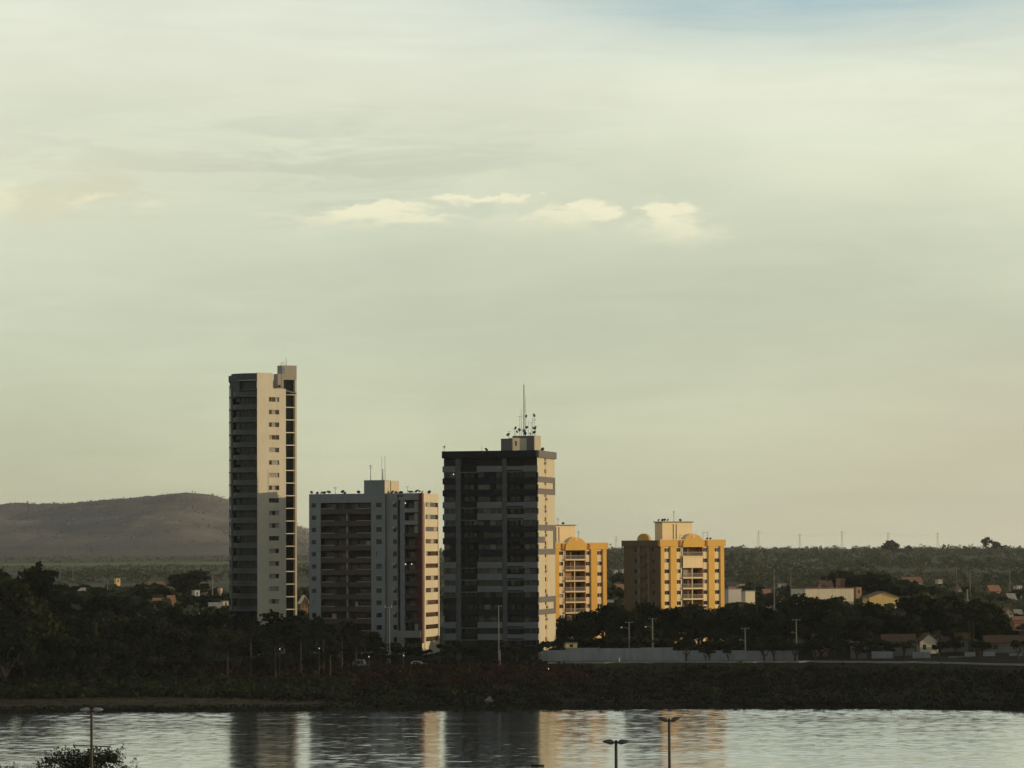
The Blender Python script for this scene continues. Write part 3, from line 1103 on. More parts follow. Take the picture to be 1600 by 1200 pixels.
    L_ = Face(F.pt(0, 0, 0), F.ang + math.pi / 2)
    b.fquad(L_, 0, 14, g - 1, top)
    p1, p2 = F.pt(0, -14, 0), S.pt(uS, -.01, 0)
    b.quad((p1[0], p1[1], g - 1), (p2[0], p2[1], g - 1), (p2[0], p2[1], top), (p1[0], p1[1], top))
    b.build('rear_wall', grey, T)
    b = MB(); b.prism([F.pt(0, -.6, 0)[:2], F.pt(W, -.6, 0)[:2], p2[:2], p1[:2]], top - .5, top - .3); b.build('roof', core, T)
    # stepped end of the bands seen against the light on the left
    for k in range(15):
        z0 = zr(row0 + 9.6 + dr * k)
        piece('end_band', (1,), lambda b_: b_.box(-.28, 0, 0, 3.0, 0, 1.46), grey if tags[k] == 'L' else navy, T, F, 0, z0, .22)
    # roof house
    p0 = F.pt(a(783.5), -3, 0)
    zt1, zt2, zt3 = zr(685), zr(684), zr(680.5)
    b = MB(); b.fbox(F, a(783.5, -3), a(801.5, -3), -7, -3, top - .5, zt1); b.build('roof_house', mauve, T)
    b = MB(); b.fbox(F, a(801.6, -5), a(836, -5), -9.5, -5, top - .5, zt3); b.build('roof_house', mauve, T)
    b = MB(); b.fbox(F, a(836, -5) + .003, a(836, -5) + .1, -9.5, -5.02, top - .5, zt3 + .1); b.build('roof_house_side', cream, T)
    Q = Face(F.pt(a(836.1, -4.9), -4.9, 0), rad(48))
    b = MB(); b.fbox(Q, 0, 2.25, -1.5, .02, top - .3, zt3); b.build('lift_shaft', cream, T)
    Q = Face(F.pt(a(802, -2.6), -2.6, 0), rad(24))
    b = MB(); b.fbox(Q, 0, 1.75, -2.2, .0, top - .3, zt2); b.build('stair_head', cream, T)
    b = MB(); b.fbox(Q, 1.755, 3.9, -2.2, -.2, top - .3, zt2 - .05); b.build('stair_head', cream, T)
    b = MB(); b.fbox(Q, .7, 1.05, .0, .04, zt2 - 1.9, zt2 - .8); b.build('stair_head_opening', GLASS, T)
    # mast, aerials, dishes
    d0 = -6.5; u = a(820, d0); zm = zr(600)
    b = MB()
    for (du, dd) in ((-.22, -.15), (.22, -.15), (0, .24)):
        b.tube(F.pt(u + du, d0 + dd, zt3), F.pt(u + du * .45, d0 + dd * .45, zm), .045, .03, 4)
    n = 22
    for i in range(n):
        za, zb_ = zt3 + (zm - zt3) * i / n, zt3 + (zm - zt3) * (i + 1) / n
        s0, s1 = 1 - .55 * i / n, 1 - .55 * (i + 1) / n
        sg = 1 if i % 2 else -1
        b.tube(F.pt(u + .22 * s0 * sg, d0 - .15 * s0, za), F.pt(u - .22 * s1 * sg, d0 - .15 * s1, zb_), .025, .025, 4)
    b.tube(F.pt(u, d0, zm), F.pt(u, d0, zm + .5), .03, .02, 4)
    b.build('lattice_mast', METAL, T)
    for (px, rt, bars) in ((796.3, 672, 1), (807, 672, 0), (813, 648, 1), (815.5, 636, 0), (822.5, 620, 0), (826.5, 655, 0), (831, 658, 1), (833, 650, 0), (836, 652, 2), (838, 676, 0), (753.5, 696, 0), (694.5, 697, 1), (805, 668, 1)):
        antenna(T, F, px, rt, zt3 if 800 < px < 838 else (zt1 if 783 < px < 801 else top), d0 if px > 783 else -1, .045, bars)
    for (px, row, r, d_) in ((794.8, 678, .5, -4), (806.5, 667, .38, -6), (812.5, 670, .4, -6), (809, 673, .35, -6), (823.3, 648.5, .38, -6.4), (824, 666, .4, -6.2), (819.8, 672, .55, -6),
                             (821.8, 676, .4, -5.6), (835.7, 647, .5, -6.4), (837.5, 667, .55, -6.3), (835.6, 674, .5, -6), (834.5, 667, .35, -6.4), (829.5, 676, .35, -6), (848.5, 701, .5, -5), (760.8, 702, .5, -1), (695, 697.5, .35, -1)):
        uu = a(px, d_); q = F.pt(uu, d_, F.z(uu, row))
        b = MB(); dish(b, q, r, rad(R_.uniform(200, 320)), rad(R_.uniform(15, 45))); b.build('satellite_dish', METAL, T)
    for (px, row, dd) in ((709, 741, .1), (773.3, 773.8, .1), (781.3, 773.8, .1)):
        uu = a(px); q = F.pt(uu, .06, F.z(uu, row))
        b = MB(); b.tube(F.pt(uu, -.28, q[2]), q, .12, .12, 8); b.build('lit_lamp', BULB, T)


# ------------------------------------------------------------------ yellow blocks
def yellow_block(pxc, y0, label, roof_row, corner_hidden):
    """pxc maps the photo columns of the right-hand block to this one"""
    K = lambda p: p - 1081 + pxc
    Cn = P(K(1031.5), 858, y0)
    g = gz(Cn.x, Cn.y)
    T = thing('yellow_apartment_block', (Cn.x, Cn.y, g), label, 'building', 'twin yellow apartment blocks')
    och = mat('yellow_ochre_paint', (.70, .40, .088), .8, .05, .3, streak=.07)
    crm = mat('yellow_cream_paint', (.76, .60, .37), .8, .05, .3, streak=.06)
    pch = mat('yellow_peach_paint', (.82, .62, .36), .8, .05, .3, streak=.10)
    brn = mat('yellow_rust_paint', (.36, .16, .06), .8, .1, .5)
    drk = mat('yellow_side_painted_shade', (.155, .105, .058), .85, .1, .4, streak=.1)
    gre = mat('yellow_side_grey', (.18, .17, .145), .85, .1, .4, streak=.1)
    rl = mat('yellow_rail_grey', (.42, .38, .32), .6, .1, .6)
    wall_in = mat('yellow_balcony_inside', (.30, .17, .08), .85, .1, .5)
    F = Face((Cn.x, Cn.y), rad(35))
    a = lambda p: F.at(K(p))
    dz = roof_row - 844.0
    zr = lambda r: F.z(10, r + dz)
    W = a(1130.3)
    dep = 15.5
    top = zr(844)
    cor = zr(853.5)
    rows = [859.2 + 16.6 * k for k in range(8)]
    # wall panels: cream strips with windows between ochre pilasters
    strips = ((1037, 1046.5), (1056, 1064.5), (1097.5, 1106), (1115.5, 1124.5))
    b = MB()
    hs = []
    for (p, q) in strips:
        for r in rows:
            m_ = (p + q) / 2
            hw = 4.1 if p not in (1056, 1097.5) else 3.4
            zc = zr(r)
            hs.append((a(m_ - hw), a(m_ + hw), zc - .5, zc + .5))
    L0, L1 = a(1065.2), a(1096.5)
    bal = (L0, L1, zr(rows[-1] + 8), zr(854.5))
    b.wall(F, 0, W, g - 1, cor - .002, hs + [bal], .22)
    b.build('wall', crm, T)
    for h in hs:
        window(T, F, *h, panes=2, d=-.16, frame=SHUTTER, choice=(GLASS_WARM, GLASS, CURTAIN, SHUTTER), weights=(5, 2, 1.3, 1))
    for (p, q) in ((1031.7, 1037), (1046.5, 1056), (1106, 1115.5), (1124.5, 1130.2)):
        b = MB(); b.fbox(F, a(p), a(q), .003, .30, g - 1, cor - .004); b.build('pilaster', och, T)
    # balconies
    b = MB(); b.fbox(F, L0, L1, -2.6, -1.7, bal[2], bal[3] + .3); b.build('balcony_back_wall', wall_in, T)
    b = MB(); b.fbox(F, L0 - .4, L0, -1.7, -.23, bal[2], bal[3]); b.build('balcony_back_wall', wall_in, T)
    b = MB(); b.fbox(F, L1 - .003, L1 + .25, -1.7, .24, bal[2], bal[3]); b.build('balcony_side_wall', brn, T)  # dark rust colour of this wall draws the balcony's shadow edge
    w = L1 - L0
    for k, r in enumerate(rows):
        zb = zr(r + 9.6)
        piece('balcony_slab', (1,), lambda q: q.box(.02, w - .02, 0, 2.2, -.32, .02), crm, T, F, L0, zb, .5)
        def rail(q):
            q.box(.05, w - .05, 0, .06, .98, 1.05); q.box(.05, w - .05, 0, .06, .05, .1)
            n = 26
            for i in range(n):
                x = .06 + (w - .15) * i / (n - 1)
                q.box(x, x + .05, .01, .05, .1, .98)
        if k == 1 and not corner_hidden:
            piece('balcony_enclosure', (1,), lambda q: q.box(.05, w - .05, 0, .1, .02, 2.4), pch, T, F, L0, zb, .46)
        else:
            piece('balcony_rail', (1,), rail, rl, T, F, L0, zb, .46)
        piece('balcony_post', (1,), lambda q: q.box(0, .22, 0, .22, .02, 2.42), crm, T, F, (L0 + L1) / 2 - .1 if k else L0 + .05, zb, .1)
        for (x0, x1) in ((.05, .48), (.54, .97)):
            if R_.random() < .85:
                window(T, F, L0 + w * x0, L0 + w * x1, zb + .1, zb + 2.1, panes=2, d=-1.62, frame=brn, choice=(GLASS_WARM, GLASS, CURTAIN), weights=(6, 1, 1))
    # cornice, arch and pilaster tabs
    b = MB(); b.fbox(F, -.35, W + .45, -.4, .45, cor, top); b.build('cornice', och, T)
    b = MB(); b.fbox(F, -.5, W + .6, -.4, .6, top - .003, top + .22); b.build('coping', crm, T)
    uc, ur = (a(1064.8) + a(1097.6)) / 2, (a(1097.6) - a(1064.8)) / 2
    n = 18
    zc = zr(852)
    hgt = zr(834.8) - zc
    for nm, m_, r_, d0, d1, lo in (('arch', och, 1.0, -.6, .7, zr(854.8)), ('arch_coping', crm, 1.06, -.75, .55, None)):
        b = MB()
        ang = [math.pi * i / n for i in range(n + 1)]
        for i in range(n):
            p = [(uc - ur * r_ * cos(t), zc + hgt * r_ * sin(t)) for t in (ang[i], ang[i + 1])]
            if nm == 'arch':
                z0a = z0b = lo
            else:
                z0a, z0b = zc + hgt * .97 * sin(ang[i]), zc + hgt * .97 * sin(ang[i + 1])
            b.hexa((F.pt(p[0][0], d1, z0a), F.pt(p[1][0], d1, z0b), F.pt(p[1][0], d0, z0b), F.pt(p[0][0], d0, z0a),
                    F.pt(p[0][0], d1, p[0][1]), F.pt(p[1][0], d1, p[1][1]), F.pt(p[1][0], d0, p[1][1]), F.pt(p[0][0], d0, p[0][1])))
        b.build(nm, m_, T)
    b = MB(); b.fbox(F, uc - .35, uc + .35, .7, .78, zr(840), zr(836.4)); b.build('arch_niche', crm, T)
    for p in (1060.8, 1102.2):
        b = MB(); b.fbox(F, a(p) - .3, a(p) + .3, .45, .62, zr(853.2), zr(844.5)); b.build('cornice_bracket', brn, T)
    # left side: its shade is put into darker wall and cornice colours
    Ls = Face(F.pt(0, 0, 0), rad(-55))
    Lo = Face(Ls.pt(-dep, 0, 0), rad(-55))
    hs = []
    for r in rows:
        for u_ in (dep * .30, dep * .78):
            z_ = zr(r)
            hs.append((u_, u_ + .9, z_ - .5, z_ + .5))
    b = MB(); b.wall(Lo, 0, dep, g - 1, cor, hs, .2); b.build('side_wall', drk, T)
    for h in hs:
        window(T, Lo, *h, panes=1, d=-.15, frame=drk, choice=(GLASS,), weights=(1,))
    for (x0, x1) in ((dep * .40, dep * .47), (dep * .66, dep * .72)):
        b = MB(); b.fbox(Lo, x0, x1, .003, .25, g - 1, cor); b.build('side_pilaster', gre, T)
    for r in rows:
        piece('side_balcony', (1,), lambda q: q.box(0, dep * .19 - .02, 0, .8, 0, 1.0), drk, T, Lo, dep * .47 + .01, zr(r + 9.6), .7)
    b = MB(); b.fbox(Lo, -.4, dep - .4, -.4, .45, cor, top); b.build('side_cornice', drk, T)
    b = MB()
    uc2, r2 = dep * .56, 2.6
    for i in range(12):
        t0, t1 = math.pi * i / 12, math.pi * (i + 1) / 12
        p = [(uc2 - r2 * cos(t), top + 1.75 * sin(t)) for t in (t0, t1)]
        b.hexa((Lo.pt(p[0][0], .3, top), Lo.pt(p[1][0], .3, top), Lo.pt(p[1][0], -.4, top), Lo.pt(p[0][0], -.4, top),
                Lo.pt(p[0][0], .3, p[0][1]), Lo.pt(p[1][0], .3, p[1][1]), Lo.pt(p[1][0], -.4, p[1][1]), Lo.pt(p[0][0], -.4, p[0][1])))
    b.build('side_arch', och, T)
    # rest of the shell
    b = MB()
    p = [F.pt(0, 0, 0), F.pt(W, 0, 0), F.pt(W, -dep, 0), F.pt(0, -dep, 0)]
    for i, j in ((1, 2), (2, 3)):
        b.quad((p[i][0], p[i][1], g - 1), (p[j][0], p[j][1], g - 1), (p[j][0], p[j][1], top), (p[i][0], p[i][1], top))
    b.build('rear_wall', och, T)
    b = MB(); b.prism([F.pt(.1, -.1, 0)[:2], F.pt(W - .1, -.1, 0)[:2], F.pt(W - .1, -dep + .1, 0)[:2], F.pt(.1, -dep + .1, 0)[:2]], top - .5, top - .2); b.build('roof', gre, T)
    # water tank house
    H = Face(F.pt(F.at(K(1058)) - 4.4, -7.2, 0), rad(35))
    w0, w1 = H.at(K(1035.2)), H.at(K(1082))
    ht = H.z(3, 816.3 + dz)
    b = MB(); b.fbox(H, w0, w1, -3.2, 0, top - .4, ht); b.build('tank_house', pch, T)
    b = MB(); b.fbox(H, w0 - .3, w1 + .3, -3.5, .3, ht + .002, ht + .25); b.build('tank_house_slab', gre, T)
    b = MB(); b.fbox(H, w0 + (w1 - w0) * .36, w0 + (w1 - w0) * .36 + .12, 0, .12, top, ht - .4); b.build('drain_pipe', gre, T)
    b = MB(); b.fbox(H, w0 + (w1 - w0) * .46, w0 + (w1 - w0) * .46 + .1, 0, .12, top, ht - .4); b.build('drain_pipe', gre, T)
    sp = ((1033, 812.5), (1039, 812.5), (1042.5, 812), (1047.5, 812), (1067, 812.5)) if not corner_hidden else ((1067, 812.5),)
    for (px, row) in sp:
        uu = H.at(K(px)); q = H.pt(uu, -1, H.z(uu, row + dz))
        b = MB(); dish(b, q, .4, rad(R_.uniform(200, 320)), rad(35)); b.build('satellite_dish', METAL, T)
    antenna(T, H, K(1053.2) if not corner_hidden else K(1055.5), 798 + dz + (6 if corner_hidden else 0), ht, -1, .06, 2)
    if not corner_hidden:
        b = MB()
        for px in (1098.5, 1106.2):
            u_ = F.at(px, -4); b.tube(F.pt(u_, -4, top - .3), F.pt(u_, -4, F.z(u_, 830.5)), .06, .06, 5)
        b.tube(F.pt(F.at(1098.5, -4), -4, F.z(14, 832)), F.pt(F.at(1106.2, -4), -4, F.z(14, 832)), .05, .05, 5)
        b.build('roof_frame', GALV, T)
        for px in (1105, 1110):
            uu = F.at(px, -2); q = F.pt(uu, -2, F.z(uu, 841.5))
            b = MB(); dish(b, q, .35, rad(250), rad(35)); b.build('satellite_dish', METAL, T)
    else:
        antenna(T, F, K(1087.5), 824 + dz, top, -3, .06, 3)


tall_tower()
grey_block()
dark_block()
yellow_block(897.5, 846.0, 'yellow apartment block half hidden behind the dark banded block', 849.0, True)
yellow_block(1081, 822.0, 'yellow apartment block standing clear at right with shaded left side', 844.0, False)
#PART2


# ------------------------------------------------------------------ foliage
def quad_cloud(name, c, size, nrm, m, aspect=1.0):
    """one leaf-clump quad per centre"""
    c = np.asarray(c, float); n = len(c)
    nrm = nrm / (np.linalg.norm(nrm, axis=1, keepdims=True) + 1e-9)
    r = rng.normal(size=(n, 3))
    t = np.cross(nrm, r); t /= (np.linalg.norm(t, axis=1, keepdims=True) + 1e-9)
    q = np.cross(nrm, t)
    s = np.asarray(size).reshape(-1, 1) * np.ones((n, 1))
    k1, k2 = rng.uniform(.7, 1.3, (n, 1)), rng.uniform(.7, 1.3, (n, 1))
    t = t * s * k1; q = q * s * aspect * k2
    v = np.stack([c - t - q * .4, c + t * .3 - q, c + t + q * .4, c - t * .3 + q], 1).reshape(-1, 3)
    me = bpy.data.meshes.new(name)
    me.vertices.add(4 * n); me.vertices.foreach_set('co', v.astype(np.float32).ravel())
    me.loops.add(4 * n); me.loops.foreach_set('vertex_index', np.arange(4 * n, dtype=np.int32))
    me.polygons.add(n); me.polygons.foreach_set('loop_start', np.arange(0, 4 * n, 4, dtype=np.int32))
    me.update(calc_edges=True)
    me.materials.append(m)
    return me


def crown_points(n, R, H, lobes=9, seed=0, gap=.0):
    g = np.random.default_rng(seed)
    L = []
    while len(L) < lobes:
        p = g.uniform(-1, 1, 3)
        if np.linalg.norm(p) < .8:
            L.append(p)
    L = np.array(L); lr = g.uniform(.2, .46, lobes)
    k = g.integers(0, lobes, n)
    d = g.normal(size=(n, 3)); d /= np.linalg.norm(d, axis=1, keepdims=True)
    d[:, 2] = np.where(d[:, 2] < -.5, -d[:, 2], d[:, 2])
    rr = g.uniform(.35, 1.18, n) ** .6
    p = L[k] + d * (lr[k] * rr)[:, None]
    nr = d * .7 + g.normal(size=(n, 3)) * .6
    p = p + g.normal(size=(n, 3)) * .045
    p = p * np.array([R, R, H / 2])
    return p, nr


def make_trunk(hc, r, R, seed):
    g = random.Random(seed)
    b = MB()
    pts = [(0, 0, -.4), (g.uniform(-.15, .15), g.uniform(-.15, .15), hc * .35), (g.uniform(-.3, .3), g.uniform(-.3, .3), hc * .75)]
    b.path(pts, r, r * .65, 7)
    for i in range(6):
        a = i * 1.05 + g.uniform(-.3, .3)
        s = pts[1] if i % 2 else pts[2]
        e = (s[0] + cos(a) * R * .65, s[1] + sin(a) * R * .65, hc * g.uniform(.9, 1.5))
        mid = tuple((s[j] + e[j]) / 2 + (g.uniform(-.3, .3) if j < 2 else .3) for j in range(3))
        b.path([s, mid, e], r * .5, r * .12, 5)
    return b.mesh('trunk', BARK)


TREE_KINDS = {}      # name -> list of (crown mesh, trunk mesh, height, radius)


def kind(name, n_var, R, H, hc, n_leaf, leaf, m, seed, lobes=9):
    out = []
    for i in range(n_var):
        p, nr = crown_points(n_leaf, R, H, lobes, seed + i)
        p[:, 2] += hc
        me = quad_cloud('crown', p, leaf * rng.uniform(.6, 1.3, len(p)), nr, m)
        out.append((me, make_trunk(hc - H * .25, .22 + R * .02, R, seed + i), hc + H * .46, R))
    TREE_KINDS[name] = out


kind('broad_dark', 6, 5.0, 8.4, 6.4, 2900, .32, LEAF_DARK, 100, 15)
kind('broad_olive', 5, 4.6, 7.6, 5.8, 2500, .32, LEAF_OLIVE, 200, 14)
kind('tall_dark', 3, 3.6, 9.0, 7.0, 2400, .31, LEAF_DARK, 300, 16)
kind('low_round', 3, 2.6, 3.0, 3.0, 1100, .24, LEAF_DARK, 400, 7)
kind('street', 3, 2.5, 2.4, 3.7, 900, .22, LEAF_DARK, 450, 9)
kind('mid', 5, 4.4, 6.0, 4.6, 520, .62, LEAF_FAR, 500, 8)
kind('mid_dark', 3, 5.0, 6.5, 4.8, 620, .62, LEAF_DARK, 600, 8)


TREES = []
ADJ = {'broad_dark': 'broad dark', 'broad_olive': 'olive green', 'tall_dark': 'narrow dark', 'low_round': 'small round dark', 'street': 'small round', 'mid': 'grey green', 'mid_dark': 'dark spreading'}


def tree(px, row, d, kd, label, group, name='broadleaf_tree', cat='tree', wide=1.0):
    base = P(px, 858, d)
    z0 = gz(base.x, base.y)
    h = P(px, row, d).z - z0
    if h < 1.2:
        return None
    cm, tm, H, R = R_.choice(TREE_KINDS[kd])
    T = thing(name, (base.x, base.y, z0), label, cat, group)
    s = h / H * 1.03
    T.rotation_euler = (0, 0, R_.uniform(0, 6.28))
    sx = s * wide * R_.uniform(.9, 1.15)
    T.scale = (sx, sx, s)
    link('crown', cm, T); link('trunk', tm, T)
    if group:
        TREES.append((T, px, d, kd, group))
    return T


# palms
def palm_meshes():
    b = MB()
    n = 9
    pts = [(0, 0, 0), (.35, 0, -.02 + .35), (.9, 0, .55), (1.6, 0, .5), (2.2, 0, .1), (2.6, 0, -.5)]
    for p, q in zip(pts, pts[1:]):
        b.tube(p, q, .03, .02, 4)
        for k in range(4):
            t = k / 4
            x, z = p[0] + (q[0] - p[0]) * t, p[2] + (q[2] - p[2]) * t
            for sgn in (-1, 1):
                b.quad((x, 0, z), (x + .1, 0, z), (x + .38, sgn * .55, z - .28), (x + .28, sgn * .55, z - .3))
    fr = b.mesh('frond', LEAF_OLIVE)
    b = MB()
    b.path([(0, 0, -.4), (.08, 0, 2.2), (.0, .05, 4.6), (.05, 0, 7.0)], .2, .13, 7)
    return fr, b.mesh('trunk', BARK)


FROND, PALM_TRUNK = palm_meshes()


def palm(loc, h, label, group=None, size=1.0):
    T = thing('palm_tree', loc, label, 'palm tree', group)
    T.rotation_euler = (0, 0, R_.uniform(0, 6))
    tr = link('trunk', PALM_TRUNK, T); tr.scale = (size, size, h / 7.0)
    for i in range(15):
        f = link('frond', FROND, T, (.05, 0, h))
        f.rotation_euler = (0, rad(R_.uniform(-45, 40)), i * 2.4)
        f.scale = (size * R_.uniform(.85, 1.1),) * 3
    return T


def prof(tab, x):
    return float(np.interp(x, [a for a, b in tab], [b for a, b in tab]))


LEFT = [(-60, 880), (0, 881), (35, 888), (48, 912), (75, 928), (120, 930), (180, 937), (240, 946), (300, 949), (350, 956), (400, 953), (440, 959),
        (480, 957), (520, 966), (560, 977), (590, 997), (640, 1006)]
RIGHT = [(868, 976), (890, 972), (920, 962), (950, 951), (985, 943), (1020, 941), (1045, 950), (1065, 949), (1090, 948), (1130, 943), (1160, 941),
         (1200, 942), (1240, 942), (1262, 936), (1300, 929), (1340, 928), (1375, 938), (1392, 962), (1402, 966), (1415, 939), (1440, 932), (1470, 925),
         (1500, 931), (1530, 938), (1560, 951), (1575, 985), (1620, 990), (1700, 950), (1800, 940), (2000, 940)]
# left grove, five rows from the water up
for (d, off, lab) in ((694, 90, 'small dark tree in the front row of the left grove above the grassy shore'),
                      (714, 64, 'dark tree in the second row of the grove left of the tall tower'),
                      (733, 40, 'dark leafy tree in the middle of the grove left of the tall tower'),
                      (753, 18, 'dark leafy tree high in the grove below the tall tower'),
                      (774, 2, 'dark tree along the skyline of the grove beside the tall tower')):
    x = -45.0
    while x < 585:
        px = x + R_.uniform(-10, 10)
        row = prof(LEFT, px) + off + R_.uniform(-4, 12)
        if d > 760 and px < 60:
            x += 45
            continue
        kd = R_.choices(['broad_dark', 'broad_olive', 'tall_dark'], (5, 3 if d < 745 else 1.4, 1.5))[0]
        tree(px, row, d + R_.uniform(-6, 6), kd, lab, lab + ' (row)' if False else 'trees of the left riverside grove', wide=1.0 if off > 30 else 1.15)
        x += R_.uniform(38, 54)
tree(12, 878, 760, 'tall_dark', 'tallest dark tree at the far left edge above the grove', None, wide=1.3)
tree(40, 892, 764, 'broad_dark', 'tall dark tree just right of the tallest one at far left', None)
# shrubs and low trees at the foot of the two big blocks
for (d, row, lab) in ((751, 1007, 'low dark tree at the foot of the grey and the dark banded block'), (736, 1021, 'low dark tree on the slope below the grey and dark banded blocks')):
    x = 590.0
    while x < 845:
        r_ = row + R_.uniform(-5, 7) + (6 if 640 < x < 690 else 0)
        tree(x + R_.uniform(-5, 5), r_, d + R_.uniform(-3, 3), R_.choice(['low_round', 'broad_dark']), lab, 'low trees below the tall blocks', wide=1.25)
        x += R_.uniform(22, 32)
# right grove
for (d, off, lab) in ((766, 56, 'low dark tree in the front row of the grove behind the white boundary wall'),
                      (781, 34, 'dark leafy tree in the second row of the grove behind the white wall'),
                      (796, 15, 'dark leafy tree in the third row of the grove before the yellow blocks'),
                      (811, 1, 'dark tree along the skyline of the grove before the yellow blocks')):
    x = 872.0 + R_.uniform(0, 15)
    while x < 1790:  # trees past the right edge are unseen, added to cast shadow into view
        px = x + R_.uniform(-9, 9)
        row = prof(RIGHT, px) + off + R_.uniform(-3, 9)
        if not (1425 < px < 1475 and d < 785):
            kd = R_.choices(['broad_dark', 'broad_olive', 'tall_dark'], (6, 1.2 if px < 1400 else 3, 1.0))[0]
            tree(px, row, d + R_.uniform(-5, 5), kd, lab, 'trees of the grove behind the white wall', wide=1.1)
        x += R_.uniform(36, 50)
for (px, row, d, lab) in ((941, 949, 828, 'dark tree hiding the lower right corner of the left yellow block'), (917, 958, 826, 'dark tree hiding the lower middle of the left yellow block'),
                          (889, 968, 824, 'dark tree where the left yellow block meets the dark banded block'), (1046, 948, 812, 'dark tree before the corner of the right yellow block'),
                          (1090, 948, 806, 'dark tree before the balconies of the right yellow block')):
    tree(px, row, d, 'broad_dark', lab, None, wide=1.25)
x = 872.0
while x < 1420:
    tree(x + R_.uniform(-6, 6), R_.uniform(996, 1004), 760 + R_.uniform(-2, 2), 'low_round', '', 'shrubby trees just behind the white wall', wide=1.5)
    x += R_.uniform(30, 38)
# street trees before the wall
for (px, row) in ((1071, 999), (1101, 1013), (1107, 1016), (1136, 1014), (1192, 1006), (1208, 1003), (1241, 1004), (1272, 1003), (1303, 1004), (1338, 1003), 
                  (1412, 1001), (1466, 1003), (1530, 1003), (1590, 1001)):
    tree(px, row, 746, 'street', 'small round street tree standing in front of the white boundary wall' if px < 1330 else 'small dark street tree by the road at the right',
         'street trees along the bank road' if px < 1330 else 'street trees at the right end of the road', wide=1.15 if px > 1180 else .95)
# palms in the left grove
for (px, row, d, PL) in ((355, 1010, 704, 'leftmost palm in the grove, under the tower balconies'), (392, 985, 712, 'palm in the grove straight below the tower cream corner'),
                         (430, 1003, 706, 'palm by the leftmost lit garden lamp'), (470, 995, 716, 'palm below the gap between tall tower and grey block'),
                         (505, 990, 720, 'palm just right of the second garden lamp'), (515, 1018, 708, 'lowest palm nearest the river below the grey block'),
                         (534, 985, 726, 'highest palm below the grey block balconies'), (556, 1000, 728, 'rightmost palm in the grove near the grey van')):
    p = P(px, 858, d); z0 = gz(p.x, p.y)
    palm((p.x, p.y, z0), P(px, row, d).z - z0 - .5, PL, 'palms in the grove below the grey block', 1.15)

# scrub on the bank (nobody could count it)
def clumps(name, n, xr, tr, h, m, leaf, per, cond=None):
    x = rng.uniform(*xr, n); t = rng.uniform(*tr, n)
    if cond is not None:
        k = cond(x, t); x, t = x[k], t[k]
    y = shore(x) + t
    z = ground_z(x, y)
    n = len(x)
    hh = rng.uniform(h[0], h[1], n)
    c = np.repeat(np.stack([x, y, z], 1), per, 0); H = np.repeat(hh, per)
    d = rng.normal(size=(n * per, 3)); d[:, 2] = np.abs(d[:, 2])
    d /= np.linalg.norm(d, axis=1, keepdims=True)
    c = c + d * (H * rng.uniform(.5, 1.0, n * per))[:, None] * np.array([1.2, 1.2, 1.0])
    me = quad_cloud(name, c, leaf * rng.uniform(.6, 1.4, n * per), d + rng.normal(size=d.shape) * .6, m)
    return link(name, me, kind='stuff')


clumps('riverside_scrub', 7000, (-190, 190), (1.0, 102), (.4, 1.7), LEAF_SCRUB, .28, 12,
       lambda x, t: ~((x < -38) & (t < 4 + 44 * (.55 - .33 * np.clip((x + 70) / 42, 0, 1) - .30 * np.clip((-105 - x) / 45, 0, 1)))) & ~((x > 8) & (t > 89)) & (rng.random(len(x)) < np.clip(.35 + t / 60, 0, 1)))
clumps('bank_bushes', 420, (-190, 190), (4, 96), (1.0, 2.5), LEAF_DARK, .3, 60, lambda x, t: ((t > 42) | (x > -30)) & ((x < 10) | (rng.random(len(x)) < .35) & (t < 86)))
clumps('left_undergrowth', 1800, (-190, -35), (27, 62), (.8, 2.4), LEAF_DARK, .3, 26)
clumps('shore_grass', 3500, (-190, 190), (-1.0, 8), (.15, .6), LEAF_SCRUB, .14, 6)
clumps('red_brush', 1500, (-70, 16), (50, 94), (.6, 1.9), LEAF_RED, .28, 12, lambda x, t: rng.random(len(x)) < .8)
clumps('beach_grass', 2600, (-190, -32), (6, 46), (.1, .45), leaf_mat('leaf_dry', (.06, .05, .024), (.085, .07, .036)), .14, 6)


# ------------------------------------------------------------------ houses of the town behind
HOUSES = []


